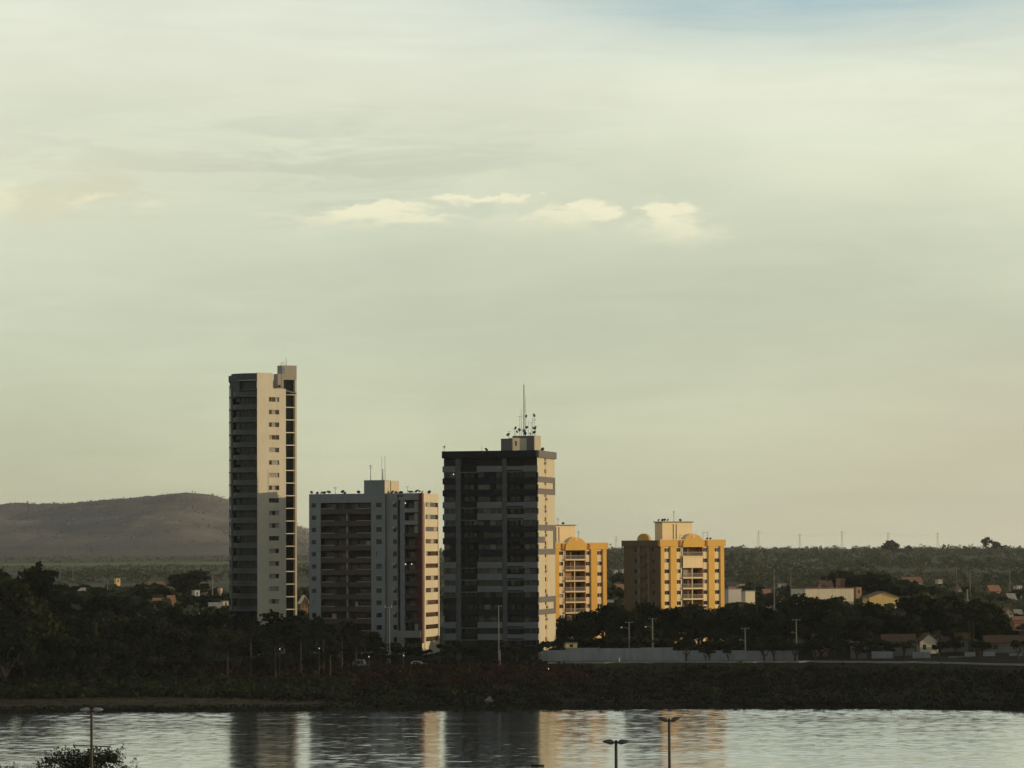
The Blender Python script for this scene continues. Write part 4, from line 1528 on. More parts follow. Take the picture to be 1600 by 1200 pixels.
def house(px0, px1, row_t, row_b, d, kd, wm, rm, label, ang=24, name='house', cat='house', dep=8.0, ridge=1.6, wins=2, glow=None):
    wm_ = (px1 - px0) * d / F_PX
    dep = min(dep, max(2.5, .55 * wm_))
    A = P(px0 + min(.3 * (px1 - px0), max(0, dep * sin(rad(ang)) * F_PX / d)), 858, d)
    F = Face((A.x, A.y), rad(ang))
    W = F.at(px1)
    zt, zb = F.z(W / 2, row_t), F.z(W / 2, row_b)
    g = min(gz(A.x, A.y), zb)
    HOUSES.append((px0 - 4, px1 + 4, row_t - 3, row_b, d))
    T = thing(name, (A.x, A.y, g), label, cat)
    eave = zt if kd == 'flat' else zt - ridge
    if kd == 'gable_front':
        eave = zt - ridge
    hs = []
    hw = min(1.2, W / (wins * 2 + 1)) if wins else 0
    zc = (max(zb, g) + eave) / 2 + .2
    for i in range(wins):
        u = W * (i + .5) / wins
        hh = min(.6, (eave - zb) * .25)
        if hh > .15:
            hs.append((u - hw / 2, u + hw / 2, zc - hh, zc + hh))
    b = MB()
    b.wall(F, 0, W, g - .5, eave, hs, .2)
    p = [F.pt(0, 0, 0), F.pt(W, 0, 0), F.pt(W, -dep, 0), F.pt(0, -dep, 0)]
    for i, j in ((1, 2), (2, 3), (3, 0)):
        b.quad((p[i][0], p[i][1], g - .5), (p[j][0], p[j][1], g - .5), (p[j][0], p[j][1], eave), (p[i][0], p[i][1], eave))
    if kd == 'gable_front':
        for dd in (0, -dep):
            b.add([F.pt(0, dd, eave), F.pt(W, dd, eave), F.pt(W / 2, dd, zt - .12)], [(0, 1, 2)])
    if kd == 'gable':
        for uu in (0, W):
            b.add([F.pt(uu, 0, eave), F.pt(uu, -dep, eave), F.pt(uu, -dep / 2, zt - .12)], [(0, 1, 2)])
    b.build('wall', wm, T)
    for h in hs:
        window(T, F, *h, panes=2, d=-.15, frame=SHUTTER, choice=(GLASS_WARM, GLASS), weights=(2, 1))
    b = MB()
    if kd == 'flat':
        b.fbox(F, -.15, W + .15, -dep - .15, .15, eave + .003, eave + .25)
    elif kd == 'gable':
        for (d0, d1) in ((.5, -dep / 2), (-dep - .5, -dep / 2)):
            k = (zt - eave) / (dep / 2)
            z0 = eave - .5 * k
            b.hexa((F.pt(-.4, d0, z0), F.pt(W + .4, d0, z0), F.pt(W + .4, d1, zt), F.pt(-.4, d1, zt),
                    F.pt(-.4, d0, z0 + .18), F.pt(W + .4, d0, z0 + .18), F.pt(W + .4, d1, zt + .18), F.pt(-.4, d1, zt + .18)))
    else:
        k = (zt - eave) / (W / 2)
        for (u0, u1) in ((-.5, W / 2), (W + .5, W / 2)):
            z0 = eave - .5 * k
            b.hexa((F.pt(u0, .5, z0), F.pt(u1, .5, zt), F.pt(u1, -dep - .5, zt), F.pt(u0, -dep - .5, z0),
                    F.pt(u0, .5, z0 + .18), F.pt(u1, .5, zt + .18), F.pt(u1, -dep - .5, zt + .18), F.pt(u0, -dep - .5, z0 + .18)))
    b.build('roof', rm, T)
    return T


HW_CREAM = mat('house_cream_plaster', (.66, .57, .42), .85, .1, .3, streak=.12)
HW_WHITE = mat('house_white_plaster', (.48, .45, .41), .85, .1, .3, streak=.12)
HW_YEL = mat('house_yellow_plaster', (.74, .52, .20), .85, .1, .3, streak=.1)
HW_PINK = mat('house_pink_plaster', (.50, .32, .25), .85, .1, .3, streak=.1)
HW_BRICK = mat('house_brick', (.30, .165, .105), .9, .2, 1.5, bump=.3)
HW_BLUE = mat('house_pale_blue_plaster', (.30, .36, .38), .85, .1, .3)
HW_GREY = mat('house_grey_plaster', (.15, .14, .125), .85, .15, .3, streak=.15)
RF_TILE = mat('roof_clay_tiles', (.25, .13, .085), .9, .3, 2.0, bump=.5, bscale=9)
RF_DARK = mat('roof_old_tiles', (.10, .055, .035), .9, .3, 2.0, bump=.5, bscale=9)
RF_GREY = mat('roof_fibre_cement', (.26, .25, .23), .9, .2, 1.0, bump=.3)

house(1130.5, 1158, 921, 943, 1010, 'flat', HW_WHITE, RF_GREY, 'long pale warehouse beside the right yellow block', 28, 'warehouse', 'warehouse', 14, wins=0)
house(1158.3, 1179, 924, 943, 1004, 'flat', HW_CREAM, RF_GREY, 'lower pale annexe right of the long warehouse', 28, 'warehouse', 'warehouse', 12, wins=0)
house(1240, 1333, 920, 944, 1060, 'flat', HW_CREAM, RF_TILE, 'longest cream warehouse with blank sunlit wall among the trees', 20, 'warehouse', 'warehouse', 20, wins=0)
house(1333.6, 1345.5, 918.5, 932, 1080, 'flat', HW_BRICK, RF_TILE, 'small brick building at the right end of the longest warehouse', 26, wins=1)
house(1308.5, 1320, 905, 921, 1150, 'flat', HW_BRICK, RF_TILE, 'square brick water tower rising behind the longest warehouse', 30, 'water_tower', 'water tower', 5, wins=0)
house(1279, 1300, 908, 921, 1140, 'gable', HW_PINK, RF_TILE, 'red roofed house just behind the longest warehouse', 20)
house(1350, 1403, 925, 947, 1030, 'gable_front', HW_YEL, RF_TILE, 'yellow gabled warehouse lit by the low sun', 15, 'warehouse', 'warehouse', 18, ridge=1.7, wins=0)
house(1408, 1440, 902, 912, 1350, 'gable', HW_PINK, RF_TILE, 'orange roofed house up the slope right of the yellow warehouse', 15, ridge=1.7, dep=12)
house(1563, 1582, 950, 963, 930, 'gable_front', HW_CREAM, RF_TILE, 'cream gabled house near the right edge', 15, dep=10)
house(1583, 1596, 953, 962, 945, 'gable', HW_CREAM, RF_GREY, 'small cream house behind the cream gabled one at right edge', 15)
house(1579, 1606, 964, 977, 905, 'gable', HW_BRICK, RF_TILE, 'orange brick house at the right edge of the view', 18, ridge=1.3)
house(1432, 1464, 990, 1022, 772, 'gable_front', HW_CREAM, RF_DARK, 'white gabled house facing the road with sunlit gable', 12, dep=9, ridge=1.9)
house(1378, 1428, 992, 1020, 768, 'gable', HW_GREY, RF_DARK, 'low dark roofed house left of the white gabled house', -3, ridge=1.4)
house(1470, 1512, 990, 1020, 775, 'gable', HW_GREY, RF_DARK, 'long dark roofed house right of the white gabled house', -3, ridge=1.2)
house(1538, 1600, 994, 1021, 768, 'gable', HW_GREY, RF_DARK, 'dark roofed house at the right end of the bank road', -3, ridge=1.4)
house(880, 901, 1006, 1015, 757, 'flat', HW_YEL, RF_GREY, 'small sunlit cream hut behind the white wall', 10, 'hut', 'hut', 4, wins=1)
house(1328, 1352, 1005, 1026, 758, 'flat', HW_GREY, RF_GREY, 'grey flat roofed hut at the right end of the white wall', -3, 'hut', 'hut', 6, wins=1)
house(1270, 1296, 992, 1003, 770, 'gable', HW_BRICK, RF_DARK, 'dark brick roofed shed over the white wall', -3, 'shed', 'shed', 6, wins=0)
house(1450, 1461, 919, 927, 1200, 'gable', HW_PINK, RF_TILE, 'tiny pink house behind the grove at right', 25)
house(1493, 1502, 917, 924, 1220, 'gable_front', HW_CREAM, RF_TILE, 'tiny cream gabled house right of the pink one', 20)
house(1541, 1562, 915, 928, 1150, 'gable', HW_BRICK, RF_TILE, 'orange house standing alone high at right', 25, ridge=1.5)
house(1571, 1586, 928, 938, 1080, 'gable', HW_GREY, RF_GREY, 'grey roofed house below the lone orange house', 22)
house(1585, 1596, 916, 925, 1170, 'flat', HW_WHITE, RF_GREY, 'small white house at far right above the grey roof', 25)
house(1462, 1472, 906, 912, 1380, 'flat', HW_WHITE, RF_GREY, 'tiny white hut on the far slope at right', 22)
house(1217, 1228, 912, 920, 1180, 'flat', HW_CREAM, RF_GREY, 'small square cream house between the two pale warehouses', 28)
house(1190, 1204, 921, 928, 1120, 'gable', HW_PINK, RF_TILE, 'low pink house right of the pale annexe', 24)
house(1151, 1163, 913, 921, 1130, 'flat', HW_PINK, RF_TILE, 'pinkish house peeping over the long pale warehouse', 24)
house(1137, 1150, 917, 923, 1120, 'gable', HW_BRICK, RF_TILE, 'reddish low house behind the pale warehouse', 24, wins=1)
house(959.5, 965, 891, 898, 1500, 'flat', HW_WHITE, RF_GREY, 'left of two tiny white houses between the yellow blocks', 25, wins=1)
house(971, 976, 890, 899, 1490, 'flat', HW_WHITE, RF_GREY, 'right of two tiny white houses between the yellow blocks', 25, wins=1)
house(960, 975, 913, 921, 1200, 'gable', HW_PINK, RF_TILE, 'reddish tiled house between the two yellow blocks', 20)
house(946, 958, 938, 948, 900, 'gable', HW_WHITE, RF_GREY, 'white roofed house at the foot of the left yellow block', 15)
house(467, 481, 931, 957, 905, 'gable_front', HW_BRICK, HW_CREAM, 'cream roofed brick pavilion between tall tower and grey block', 18, 'pavilion', 'pavilion', 10, ridge=1.5)
house(229, 255, 909, 917, 1300, 'gable', HW_WHITE, RF_TILE, 'pink and white house with red roof in the left plain', 18, ridge=1.0)
house(178.5, 188, 904, 913, 1330, 'flat', HW_YEL, RF_GREY, 'little yellow tower house in the left plain', 25, dep=5, wins=1)
house(301, 312, 923, 934, 1110, 'flat', HW_WHITE, RF_GREY, 'white box house left of the tall tower', 30, dep=5, wins=1)
house(345, 357, 940, 950, 1000, 'flat', HW_CREAM, RF_GREY, 'low cream house touching the tall tower on its left', 20, wins=1)
house(325, 344, 942, 951, 990, 'gable', HW_BLUE, RF_GREY, 'pale blue roofed house just left of the tall tower', 15)
house(237, 252, 935, 944, 1030, 'gable', HW_BRICK, RF_TILE, 'brown roofed house in the trees left of the tall tower', 20)
house(260, 273, 931, 938, 1070, 'gable', HW_PINK, RF_TILE, 'pinkish roofed house near the white box house', 20)
house(205, 222, 919, 926, 1200, 'gable', HW_GREY, RF_GREY, 'grey house in the middle of the left plain', 20)
house(118, 134, 919, 926, 1200, 'gable', HW_GREY, RF_GREY, 'grey roofed house at left behind the grove', 20)
house(126, 133, 915, 919, 1260, 'flat', HW_WHITE, RF_GREY, 'tiny white hut above the grey roofed house at left', 25, wins=1)
house(80, 98, 934, 938, 1050, 'flat', HW_WHITE, RF_GREY, 'long low white shed at far left', 10, wins=0, dep=5)
house(203, 211, 935, 938, 1060, 'flat', HW_WHITE, RF_GREY, 'tiny white shed in the dark trees at left', 20, wins=0, dep=4)

# spherical tank left of the tall tower
p = P(343.5, 928, 1060); g = gz(p.x, p.y)
T = thing('water_tank', (p.x, p.y, g), 'pink bowl shaped water tank on a stem left of the tall tower', 'water tank')
HOUSES.append((338, 349, 917, 930, 1060))
b = MB()
zb, zt_ = P(343.5, 927, 1060).z, P(343.5, 919, 1060).z
b.tube((p.x, p.y, g - .5), (p.x, p.y, zb), .5, .5, 10); b.build('stem', HW_GREY, T)
b = MB()
b.tube((p.x, p.y, zb), (p.x, p.y, (zb + zt_) / 2), .5, .85, 14); b.tube((p.x, p.y, (zb + zt_) / 2), (p.x, p.y, zt_), .85, .8, 14); b.build('bowl', HW_PINK, T)


def tree_ok(px, w, top, d):
    for (a, c, t0, b0, hd) in HOUSES:
        if d < hd + 12 and px + w > a and px - w < c and top < b0 - (2 if b0 - t0 > 8 else 1):
            return False
    return True


# trees scattered through the town and the plain: the nearest ones singly, the far wood as one mass
cnt = 0
tries = 0
while cnt < 42 and tries < 3000:
    tries += 1
    px = R_.choice([R_.uniform(-20, 350), R_.uniform(1135, 1615), R_.uniform(950, 978)]) if R_.random() < .96 else R_.uniform(466, 481)
    d = R_.uniform(860, 1400) if px < 360 else R_.uniform(850, 1350)
    h = R_.uniform(4.5, 9.0)
    q = P(px, 858, d)
    z0 = gz(q.x, q.y)
    top = HORIZON + (H_EYE - z0 - h) * F_PX / d
    w = 4.6 * h / 7.6 * F_PX / d
    if not tree_ok(px, w, top, d):
        continue
    left = px < 500
    lab = 'grey green tree in the plain behind the left grove' if left else ('grey green tree among the houses behind the right grove' if px > 1130 else 'grey green tree seen between the two yellow blocks')
    row = top + 0.00524 * 0
    tree(px, top - (px - 800) * math.tan(ROLL), d, R_.choices(['mid', 'mid_dark'], (3, 2))[0], lab, 'trees in the plain at left' if left else 'trees among the houses at right')
    cnt += 1
for (a, c_, t0, b0, hd) in list(HOUSES):
    if hd < 850:
        continue
    n_ = max(1, int((c_ - a) / 26))
    for i in range(n_):
        px = a + (c_ - a) * (i + .5) / n_ + R_.uniform(-4, 4)
        tree(px, b0 + R_.uniform(-2.0, .5), hd - R_.uniform(8, 16), R_.choice(['mid', 'mid', 'mid_dark']), '', 'trees in the plain at left' if px < 500 else 'trees among the houses at right', wide=1.5)
for (px, row, d, kd, w_, lab) in ((1335, 898, 1180, 'mid_dark', 2.2, 'broad dark tree crown rising behind the brick water tower'),
                                  (1365, 903, 1150, 'mid_dark', 2.0, 'broad dark tree above the yellow gabled warehouse'),
                                  (1412, 912, 1100, 'mid_dark', 1.8, 'broad dark tree below the orange roofed house'),
                                  (285, 899, 1250, 'mid_dark', 1.6, 'round dark tree in the plain above the white box house'),
                                  (245, 920, 1100, 'mid_dark', 1.8, 'broad dark tree below the pink and white house'),
                                  (150, 925, 1000, 'mid_dark', 1.7, 'broad dark tree behind the left grove'),
                                  (100, 912, 1050, 'mid_dark', 1.6, 'dark tree near the tallest trees at far left')):
    tree(px, row, d, kd, lab, None, wide=w_)
# lone trees on the skyline
kind('sparse', 2, 4.2, 7.5, 6.8, 150, .62, LEAF_FAR, 700, 6)
for (px, row, d, w_, lab) in ((1547, 837, 3300, 1.0, 'tall loose tree breaking the right skyline'), (1563, 845, 3300, 1.1, 'lower loose tree right of the tall skyline tree'),
                              (1395, 847, 3400, 1.2, 'round tree breaking the skyline left of centre right'), (1420, 851, 3400, .8, 'tiny tree on the skyline right of the round one')):
    tree(px, row, d, 'sparse' if w_ < 1.15 else 'mid', lab, None, wide=w_)


def far_wood(name, n, dr, per, m, hr, left):
    d = dr[0] * (dr[1] / dr[0]) ** rng.random(n)
    px = rng.uniform(-120, 600, n) if left else rng.uniform(600, 1720, n)
    x = (px - 800) / F_PX * d
    z0 = ground_z(x, d)
    h = hr[0] + (hr[1] - hr[0]) * rng.beta(1.3, 2.2, n) * 1.15
    # patchy: open ground here and there
    big = np.sin(x * .02 + d * .006 + 1) * np.sin(x * .011 - d * .004) + .5 * np.sin(x * .05 + d * .013)
    h = h * (1 + .28 * big)
    pat = np.sin(x * .013 + d * .004) + np.sin(x * .007 - d * .009 + 2) + rng.normal(0, .8, n)
    top = HORIZON + (H_EYE - z0 - h) * F_PX / d
    ok = pat + 1.1 * big > -.8
    w = h * .55 * F_PX / d
    for i in range(n):
        if ok[i] and d[i] < 1600 and not tree_ok(px[i], w[i], top[i] , d[i]):
            ok[i] = False
    if left:
        ok &= ~((d > 2880) & (d < 3270))
    x, d, z0, h = x[ok], d[ok], z0[ok], h[ok]
    n = len(x)
    L = 4
    lob = np.repeat(np.stack([x, d, z0 + h * .55], 1), L, 0) + rng.normal(size=(n * L, 3)) * np.repeat(h, L)[:, None] * np.array([.28, .28, .16])
    hh = np.repeat(h, L)
    c = np.repeat(lob, per, 0); H = np.repeat(hh, per)
    v = rng.normal(size=c.shape); v /= np.linalg.norm(v, axis=1, keepdims=True); v[:, 2] = np.abs(v[:, 2]) * 1.0 - .25
    c = c + v * (H * .27)[:, None]
    me = quad_cloud(name, c, np.maximum(H * .085, .3), v + rng.normal(size=v.shape) * .4, m)
    return link(name, me, kind='stuff')


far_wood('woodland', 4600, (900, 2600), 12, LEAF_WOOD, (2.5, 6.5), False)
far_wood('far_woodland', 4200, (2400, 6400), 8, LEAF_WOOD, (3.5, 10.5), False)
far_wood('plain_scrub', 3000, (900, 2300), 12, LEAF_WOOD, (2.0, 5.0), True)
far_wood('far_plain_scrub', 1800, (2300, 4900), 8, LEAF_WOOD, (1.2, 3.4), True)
# scrub on the hill
gx_, gy_, gzz = HG
n = 14000
ii = rng.uniform(0, len(gx_) - 1.01, n); jj = rng.uniform(0, 34, n) if False else rng.uniform(2, 36, n)
i0, j0 = ii.astype(int), jj.astype(int)
c = np.stack([np.interp(ii, np.arange(len(gx_)), gx_), np.interp(jj, np.arange(len(gy_)), gy_), gzz[j0, i0] + rng.uniform(-1, 3.0, n)], 1)
me = quad_cloud('hill_scrub', c, rng.uniform(.8, 2.3, n), rng.normal(size=(n, 3)) + np.array([0, -.5, .8]), LEAF_HILL)
link('hill_scrub', me, kind='stuff')

# ------------------------------------------------------------------ boundary wall along the bank road
WALL = mat('boundary_wall_plaster', (.25, .255, .26), .85, .15, .4, streak=.3)
A, B = P(846, 858, 754), P(1326, 858, 750)
T = thing('boundary_wall', (A.x, A.y, gz(A.x, A.y)), 'long white boundary wall along the bank road', 'wall')
F = Face((A.x, A.y), math.atan2(B.y - A.y, B.x - A.x))
seg = [846, 884, 936, 1001, 1050, 1105, 1160, 1215, 1270, 1326]
hts = [1016, 1012.5, 1013, 1012, 1016.5, 1016.5, 1017, 1017, 1017]
for p, q, r in zip(seg, seg[1:], hts):
    u0, u1 = F.at(p), F.at(q)
    zt_ = F.z(u0, r)
    b = MB(); b.fbox(F, u0 + .01, u1 - .3, -.2, 0, gz(*F.pt(u0, 0, 0)[:2]) - .8, zt_); b.build('wall_section', WALL, T)
    b = MB(); b.fbox(F, u1 - .295, u1, -.25, .06, gz(*F.pt(u0, 0, 0)[:2]) - .8, zt_ + .12); b.build('wall_post', WALL, T)
A, B = P(1352, 858, 757), P(1620, 858, 757)
T = thing('boundary_wall', (A.x, A.y, gz(A.x, A.y)), 'broken pale wall showing between street trees at right', 'wall')
F = Face((A.x, A.y), math.atan2(B.y - A.y, B.x - A.x))
for (p, q, r0, r1) in ((1360, 1394, 1018, 1031), (1424, 1452, 1019, 1030), (1480, 1504, 1026, 1033), (1505, 1522, 1019, 1032), (1534, 1553, 1018, 1032), (1575, 1596, 1021, 1030)):
    u0, u1 = F.at(p), F.at(q)
    b = MB(); b.fbox(F, u0, u1, -.2, 0, F.z(u0, r1) - .9, F.z(u0, r0)); b.build('wall_section', WALL, T)


# ------------------------------------------------------------------ poles, street lights
def pole(px, rt, d, label, arms=1, lamp=None, r=.11, name='utility_pole', cat='pole', group=None, m=None, lit=False, armw=1.0):
    q = P(px, 858, d); g = gz(q.x, q.y)
    zt = P(px, rt, d).z
    T = thing(name, (q.x, q.y, g), label, cat, group)
    b = MB(); b.tube((q.x, q.y, g - .5), (q.x, q.y, zt), r * 1.25, r, 8); b.build('shaft', m or CONC, T)
    for i in range(arms):
        z = zt - .15 - .8 * i
        b = MB(); b.box(q.x - armw, q.x + armw, q.y - r - .12, q.y - r - .01, z - .08, z + .06); b.build('crossarm', m or CONC, T)
        b = None
        for k in (-.9, 0, .9):
            b = MB(); b.tube((q.x + k * armw, q.y - r - .07, z + .06), (q.x + k * armw, q.y - r - .07, z + .26), .05, .03, 6); b.build('insulator', GALV, T)
    if lamp:
        dx, row = lamp
        z = P(px, row, d).z
        b = MB(); b.path([(q.x, q.y - r, z - .4), (q.x + dx * .5, q.y - r, z + .0), (q.x + dx, q.y - r, z + .05)], .04, .035, 5); b.build('lamp_arm', GALV, T)
        x = q.x + dx
        sg = 1 if dx > 0 else -1
        b = MB(); b.tube((x - sg * .1, q.y - r, z + .06), (x + sg * .45, q.y - r, z + .02), .10, .13, 8); b.build('lamp_head', GALV, T)
        b = MB(); b.tube((x + sg * .2, q.y - r - .02, z - .03), (x + sg * .2, q.y - r - .02, z - .16), .13, .09, 8); b.build('lit_lamp' if lit else 'lamp_bowl', BULB if lit else SHUTTER, T)
    return T


pole(778.5, 946, 744, 'tall slim pole with short T arm before the dark banded block', 1, None, .10, armw=.75)
pole(982, 971.5, 757, 'pole with left arm and lit lamp left of the taller pole above the white wall', 1, (-1.6, 980), .11, lit=True)
pole(1018.5, 966, 757, 'tall concrete pole over the white wall with lit lamp on its left', 1, (-1.4, 979), .15, lit=True)
pole(1163, 981, 755, 'short utility pole with T arm behind the round street trees', 1, (-.9, 1000), .12)
pole(1243, 967.5, 757, 'utility pole with T arm rising from the right part of the white wall', 1, (-.8, 988), .12)
pole(1209, 890, 1040, 'thin light pole between the two pale warehouses', 0, None, .14, lit=False)
pole(1235, 896, 1100, 'thin pole right of the thin light pole among warehouses', 1, None, .14)
pole(1494, 888, 1150, 'thin pole on the slope above the right grove', 1, None, .16)
pole(1515, 895, 1150, 'second thin pole right of the one above the right grove', 0, None, .16)
pole(1510, 921, 905, 'stout pale pole rising out of the right grove', 0, None, .30)
pole(1577, 890, 1180, 'thin pole near the right edge above the lone orange house', 1, None, .14)
pole(163, 905, 1150, 'left pole of a pair in the left plain', 2, None, .14)
pole(168, 907, 1150, 'right pole of a pair in the left plain', 1, None, .14)
pole(332, 897, 1120, 'pole with two crossarms left of the tall tower', 2, None, .15)
pole(296, 881, 1900, 'thin pale pole far out in the left plain', 0, None, .18)
pole(114, 882, 1900, 'thin pole in the left plain below the hill', 0, None, .18)
pole(780.5, 1016, 728, 'short pale post on the slope before the dark banded block', 0, None, .09, name='post', cat='post')
pole(966.5, 1027, 748, 'short white post standing before the white wall', 0, None, .14, name='post', cat='post', m=HW_WHITE)
for (px, row, d, lab) in ((437, 1014, 700, 'small lit garden lamp at left among dark trees'), (498.5, 1013, 702, 'small lit garden lamp below the grey block trees'),
                          (630, 1024.5, 722, 'lit garden lamp below the grey block entrance'), (856, 1045, 722, 'lit lamp low on the slope below the white wall'),
                          (576, 1026, 722, 'small lit lamp beside the parked grey van')):
    q = P(px, 858, d); g = gz(q.x, q.y)
    z = P(px, row, d).z
    T = thing('garden_lamp', (q.x, q.y, g), lab, 'lamp')
    b = MB(); b.tube((q.x, q.y, g - .3), (q.x, q.y, z - .2), .06, .05, 6); b.build('post', METAL, T)
    b = MB()
    for a_, c_, r0, r1 in ((-.12, -.06, .05, .09), (-.06, .06, .09, .09), (.06, .12, .09, .04)):
        b.tube((q.x, q.y, z + a_), (q.x, q.y, z + c_), r0, r1, 8)
    b.build('lit_globe', BULB, T)
# lattice mast before the grey block
q = P(606.5, 858, 742); g = gz(q.x, q.y); zt_ = P(606.5, 949, 742).z
T = thing('lattice_mast', (q.x, q.y, g), 'slim lattice mast with small platform before the grey block', 'mast')
for s_ in (-1, 1):
    b = MB(); b.tube((q.x + .32 * s_, q.y, g - .3), (q.x + .28 * s_, q.y, zt_), .06, .05, 6); b.build('leg', GALV, T)
b = MB()
n = 14
for i in range(n):
    za, zb = g + (zt_ - g) * i / n, g + (zt_ - g) * (i + 1) / n
    b.tube((q.x - .3, q.y, za), (q.x + .3, q.y, zb), .03, .03, 4)
b.build('bracing', GALV, T)
b = MB(); b.box(q.x - .8, q.x + .8, q.y - .5, q.y + .5, zt_ - .1, zt_ + .05)
b.build('platform', GALV, T)
b = MB()
for k in (-.75, .75):
    b.tube((q.x + k, q.y - .45, zt_ + .05), (q.x + k, q.y - .45, zt_ + .6), .03, .03, 4)
b.tube((q.x - .75, q.y - .45, zt_ + .6), (q.x + .75, q.y - .45, zt_ + .6), .03, .03, 4)
b.build('guard_rail', GALV, T)
# two bare sunlit trunks of a palm pair at right
for px in (1512, 1519.5):
    q = P(px, 858, 762); g = gz(q.x, q.y)
    palm((q.x, q.y, g), P(px, 966, 762).z - g, 'left one of two pale trunked palms at right' if px < 1515 else 'right one of two pale trunked palms at right', None, .8)


# vehicles on the slope road
def vehicle(px, d, L, H, m, label, cat, van):
    q = P(px, 858, d); g = gz(q.x, q.y) + .05
    T = thing('parked_' + cat, (q.x, q.y, g), label, cat)
    x, y = q.x, q.y
    prof_ = [(-L / 2, .35), (L / 2, .35), (L / 2, .85), (L / 2 - (.5 if van else 1.1), 1.0), (L / 2 - (1.0 if van else 1.7), H), (-L / 2 + (.1 if van else .6), H), (-L / 2, 1.0)]
    b = MB()
    n = len(prof_)
    vs = [(x + a_, y - .85, g + c_) for a_, c_ in prof_] + [(x + a_, y + .85, g + c_) for a_, c_ in prof_]
    b.add(vs, [tuple(range(n)), tuple(range(n, 2 * n))[::-1]] + [(i, (i + 1) % n, n + (i + 1) % n, n + i) for i in range(n)])
    b.build('body', m, T)
    for (x0, x1) in ((-L / 2 + .7, -.1), (.0, L / 2 - (1.25 if van else 1.85))):
        b = MB(); b.box(x + x0, x + x1, y - .87, y - .852, g + 1.02, g + H - .12); b.build('window', GLASS, T)
    for wx in (-L / 2 + .8, L / 2 - .8):
        for wy in (-.86, .66):
            w_ = MB(); w_.tube((x + wx, y + wy, g + .33), (x + wx, y + wy + .2, g + .33), .33, .33, 12); w_.build('wheel', METAL, T)


vehicle(563, 731, 3.6, 2.0, mat('van_grey_paint', (.22, .24, .24), .35, .05, spec=.5), 'grey van parked at the foot of the grey block', 'van', True)
vehicle(654, 733, 4.0, 1.45, mat('car_silver_paint', (.36, .36, .35), .3, .05, spec=.5), 'silver car parked below the sunlit side of the grey block', 'car', False)
# pale rock at the water's edge
q = P(764, 1104, 652)
g = gz(q.x, 650)
bm = bmesh.new(); bmesh.ops.create_icosphere(bm, subdivisions=3, radius=1.0)
for v in bm.verts:
    k = 1 + .25 * math.sin(v.co.x * 4 + 1) * math.cos(v.co.y * 5) + .15 * math.sin(v.co.z * 7)
    v.co = Vector((v.co.x * .9 * k, v.co.y * .7 * k, max(v.co.z, -.3) * .75 * k))
me = bpy.data.meshes.new('boulder'); bm.to_mesh(me); bm.free()
me.materials.append(mat('boulder_stone', (.16, .135, .105), .9, .3, 2.0, bump=.6))
o = link('boulder', me, None, (q.x, 651.5, gz(q.x, 651.5) + .25)); tag(o, 'pale boulder at the water edge below the dark banded block', 'rock')

# ------------------------------------------------------------------ pylons on the horizon and their line
PYL = []
for i, (px, rt) in enumerate(((963, 838), (1185.5, 829), (1250, 834), (1316, 830), (1388, 832), (1465.5, 832))):
    d = 4600.0
    q = P(px, 858, d); g = gz(q.x, q.y); zt_ = P(px, rt, d).z
    where = ('between the yellow blocks', 'nearest right of the right yellow block', 'second right of the right yellow block', 'above the longest warehouse', 'above the yellow warehouse', 'farthest right')[i]
    T = thing('power_pylon', (q.x, q.y, g), 'faint lattice pylon on the skyline ' + where, 'pylon', 'pylons of the far power line')
    b = MB()
    for sx, sy in ((-1, -1), (1, -1), (1, 1), (-1, 1)):
        b.tube((q.x + 2.2 * sx, q.y + 2.2 * sy, g), (q.x + .4 * sx, q.y + .4 * sy, zt_), .11, .08, 4)
    n = 9
    for k in range(n):
        ta, tb = k / n, (k + 1) / n
        wa, wb = 2.2 - 1.8 * ta, 2.2 - 1.8 * tb
        b.tube((q.x - wa, q.y - wa, g + (zt_ - g) * ta), (q.x + wb, q.y - wb, g + (zt_ - g) * tb), .09, .09, 4)
        b.tube((q.x + wa, q.y - wa, g + (zt_ - g) * ta), (q.x - wb, q.y - wb, g + (zt_ - g) * tb), .09, .09, 4)
    b.build('lattice', GALV, T)
    for k in (0, 1):
        z = zt_ - 1 - 4 * k
        b = MB(); b.box(q.x - 3, q.x + 3, q.y - .12, q.y + .12, z - .12, z + .12); b.build('crossarm', GALV, T)
    PYL.append((q.x, q.y, zt_ - 1.2))
wb_ = MB()
pts = []
for p, q in zip(PYL[1:], PYL[2:]):
    for k in range(8):
        t = k / 8
        pts.append((p[0] + (q[0] - p[0]) * t, p[1], p[2] + (q[2] - p[2]) * t - 4.0 * 4 * t * (1 - t)))
pts.append(PYL[-1])
wb_.path(pts, .05, .05, 4)
o = wb_.build('power_line', METAL); tag(o, 'thin power line sagging between the far pylons', 'power line')

# ------------------------------------------------------------------ near bank: double street lamps and a tree
LAMP_POST = mat('lamp_post_brown_paint', (.035, .024, .016), .6, .2, 1.0, spec=.4)
LAMP_HEAD = mat('lamp_head_grey', (.26, .245, .24), .45, .1, 2.0, spec=.4)
LAMP_DARK = mat('lamp_head_dark', (.075, .065, .068), .45, .1, 2.0, spec=.4)


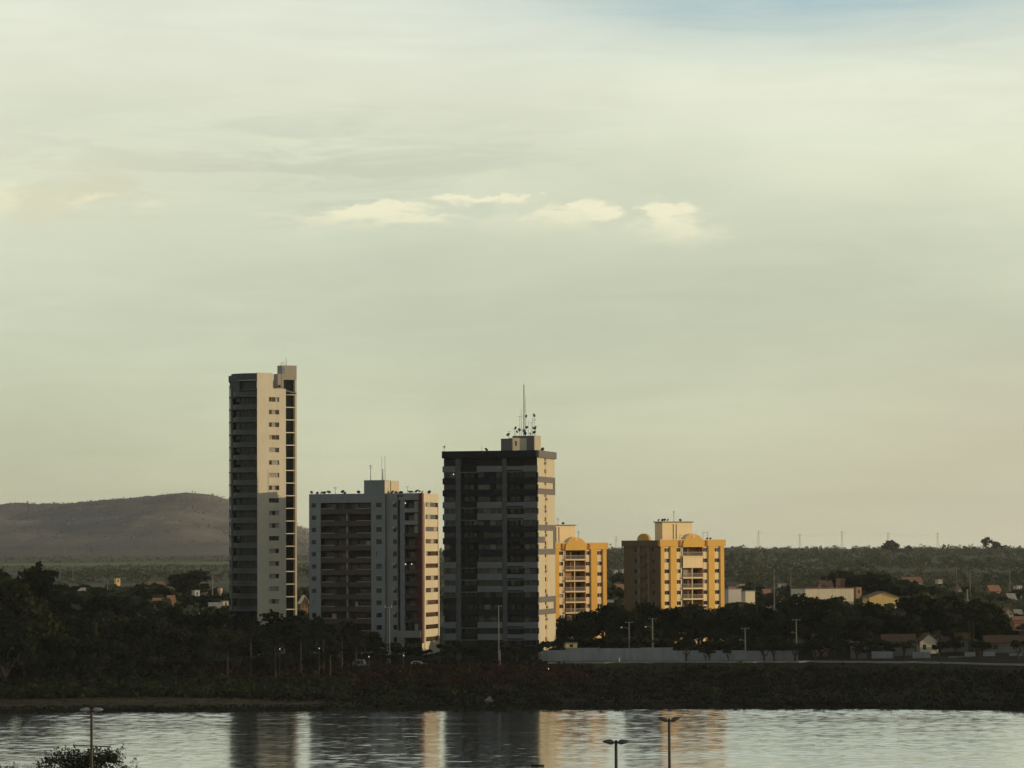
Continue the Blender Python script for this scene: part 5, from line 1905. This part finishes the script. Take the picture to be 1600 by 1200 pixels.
def head(b, x, y, z, sg, L, droop):
    """tapered cobra luminaire from the post outwards"""
    secs = [(0.0, .06, .06), (.10, .12, .14), (.26, .20, .25), (.5, .22, .22), (.78, .17, .15), (.94, .10, .08), (1.0, .03, .03)]
    n = 10
    vs, fs = [], []
    for (t, hw, hh) in secs:
        cx = x + sg * (.10 + t * L); cz = z + droop * t * L
        for i in range(n):
            a = 2 * math.pi * i / n
            vs.append((cx, y + hw * cos(a), cz + hh * sin(a) * (1.0 if sin(a) > 0 else .8)))
    for j in range(len(secs) - 1):
        fs += [(j * n + i, j * n + (i + 1) % n, (j + 1) * n + (i + 1) % n, (j + 1) * n + i) for i in range(n)]
    fs += [tuple(range(n)), tuple(range((len(secs) - 1) * n, len(secs) * n))[::-1]]
    b.add(vs, fs)


def double_lamp(px, row, d, L, droop, hm, label, bar=None):
    q = P(px, 858, d); z = P(px, row, d).z
    T = thing('street_lamp', (q.x, q.y, 5.0), label, 'street lamp', 'double street lamps on the near bank')
    b = MB(); b.tube((q.x, q.y, 5.0), (q.x, q.y, 5.5), .22, .2, 12); b.build('base', LAMP_POST, T)
    b = MB(); b.tube((q.x, q.y, 5.5), (q.x, q.y, z + .1), .15, .12, 12); b.tube((q.x, q.y, z + .1), (q.x, q.y, z + .2), .12, .04, 12); b.build('shaft', LAMP_POST, T)
    for sg in (-1, 1):
        b = MB(); head(b, q.x, q.y, z - .02, sg, L, droop); h_ = b.build('lamp_head', hm, T)
        for pl in h_.data.polygons:
            pl.use_smooth = True
    if bar:
        z2 = P(px, bar[2], d).z
        w0, w1 = (bar[0] - px) * d / F_PX, (bar[1] - px) * d / F_PX
        b = MB(); b.tube((q.x + w0, q.y - .17, z2 + .03), (q.x + w1, q.y - .17, z2 - .08), .055, .055, 6); b.build('crossbar', LAMP_POST, T)


double_lamp(143.5, 1109, 294, .98, .02, LAMP_HEAD, 'pale double street lamp with crossbar rising from the tree at left', (116, 172, 1165))
double_lamp(1043.5, 1126, 292, .95, .30, LAMP_DARK, 'taller brown double street lamp with raised heads before the water')
double_lamp(960.5, 1160, 252, .95, .10, LAMP_DARK, 'shorter dark double street lamp left of the brown one')


def near_tree(px, row, d, R, label, n, seed, leaf=.11, H=6.0, sparse=0, twigs=16):
    q = P(px, 858, d); zt = P(px, row, d).z
    T = thing('broadleaf_tree', (q.x, q.y, 5.0), label, 'tree')
    g = np.random.default_rng(seed)
    top = zt - 5.0
    p, nr = crown_points(n, R, H, 16, seed)
    p[:, 2] += top - H * .5
    extra, en = [], []
    b, tw = MB(), MB()
    hb = top - H * .75
    b.path([(0, 0, -.3), (.1, .05, hb * .5), (0, .1, hb)], .24, .17, 8)
    for i in range(10):
        a = i * .63 + g.uniform(-.2, .2)
        e = (cos(a) * R * .6, sin(a) * R * .6, top - H * .45 + g.uniform(-.6, 1.0))
        b.path([(0, .1, hb), (e[0] * .5, e[1] * .5, (hb + e[2]) / 2 + .2), e], .11, .03, 6)
    for i in range(twigs * 4):
        a = g.uniform(0, 6.28); rr = R * g.uniform(.2, .95)
        z0 = top - H * .5 + H * .42 * math.sqrt(max(0, 1 - (rr / R) ** 2))
        s = np.array([cos(a) * rr, sin(a) * rr, z0 - .5])
        dv = np.array([cos(a) * .6 * rr / R + g.normal() * .25, sin(a) * .6 * rr / R + g.normal() * .25, 1.0])
        ln = g.uniform(.7, 1.7)
        e = s + dv * ln
        tw.tube(s, e, .02, .008, 4, False)
        m_ = int(g.integers(6, 14))
        t = g.uniform(.25, 1.05, m_)
        extra.append(s + dv * ln * t[:, None] + g.normal(size=(m_, 3)) * .1)
        en.append(g.normal(size=(m_, 3)))
    p = np.concatenate([p] + extra); nr = np.concatenate([nr] + en)
    me = quad_cloud('crown', p, leaf * rng.uniform(.6, 1.4, len(p)), nr, LEAF_OLIVE, .6)
    link('crown', me, T)
    link('trunk', b.mesh('trunk', BARK), T)
    link('twigs', tw.mesh('twigs', BARK), T, kind='stuff')


near_tree(134, 1168, 304, 5.6, 'leafy dark green tree behind the left street lamp', 9000, 5)
near_tree(20, 1204, 300, 3.0, 'thin twiggy tree top at the bottom left corner', 700, 9, .10, 4.0)
q = P(838, 858, 262)
palm((q.x, q.y, 5.0), P(838, 1226, 262).z - 5.0, 'palm with frond tips showing at the bottom edge', None, .9)

# ------------------------------------------------------------------ labels of the trees: row, landmark, then order from the left
LM_L = ((60, 'at the far left edge'), (150, 'below the far left hill'), (215, 'below the little yellow tower house'), (285, 'below the pink and white house'),
        (352, 'left of the tall tower'), (410, 'below the curved balconies'), (482, 'below the tall tower'), (2000, 'before the grey block'))
LM_R = ((925, 'before the left yellow block'), (980, 'between the yellow blocks'), (1045, 'before the shaded yellow side'), (1132, 'before the right yellow block'),
        (1185, 'below the pale warehouse'), (1240, 'between the pale warehouses'), (1290, 'below the longest warehouse'), (1345, 'below the brick water tower'),
        (1405, 'below the yellow warehouse'), (1475, 'behind the white gabled house'), (1530, 'around the stout pale pole'), (1602, 'below the right edge houses'), (9000, 'unseen beyond the right edge'))
LM_B = ((640, 'before the grey block'), (692, 'before the sunlit grey block side'), (770, 'left of the tall T pole'), (9000, 'right of the tall T pole'))


def where(tab, px):
    return next(t for lim, t in tab if px < lim)


buckets = {}
for (T, px, d, kd, grp) in TREES:
    a_ = ADJ[kd]
    if grp == 'trees of the left riverside grove':
        row = ('front row', 'second row', 'middle row', 'fourth row', 'back row')[min(range(5), key=lambda i: abs(d - (694, 714, 733, 753, 774)[i]))]
        lab = f'{a_} tree {where(LM_L, px)}, {row} of grove'
    elif grp == 'trees of the grove behind the white wall':
        row = ('front row', 'second row', 'third row', 'back row')[min(range(4), key=lambda i: abs(d - (766, 781, 796, 811)[i]))]
        lab = f'{a_} tree {where(LM_R, px)}, {row} of grove'
    elif grp == 'low trees below the tall blocks':
        lab = f'{a_} low tree {where(LM_B, px)}, ' + ('upper row' if d > 743 else 'lower row')
    elif grp == 'shrubby trees just behind the white wall':
        lab = f'shrubby dark tree just over the white wall, {where(LM_R, px)}'
    elif grp == 'street trees along the bank road':
        lab = 'street tree standing before the white boundary wall'
    elif grp == 'street trees at the right end of the road':
        lab = 'street tree by the road right of the white wall'
    else:
        lab = f'{a_} plain tree {where(LM_L if px < 500 else LM_R, px)}'.replace('before', 'behind').replace('below', 'beyond') + (' farther off' if d > 1120 else ' nearer')
    buckets.setdefault(lab, []).append((px, T))
ORD = ['leftmost', 'second', 'third', 'fourth', 'fifth', 'sixth', 'seventh', 'eighth', 'ninth', 'tenth', 'eleventh', 'twelfth'] + [f'{i}th' for i in range(13, 60)]
for lab, L in buckets.items():
    L.sort(key=lambda e: e[0])
    for i, (px, T) in enumerate(L):
        if len(L) == 1:
            T['label'] = lab
        elif i == 0:
            T['label'] = 'leftmost ' + lab
        elif i == len(L) - 1:
            T['label'] = 'rightmost ' + lab
        else:
            T['label'] = f'{ORD[i]} from left, {lab}'
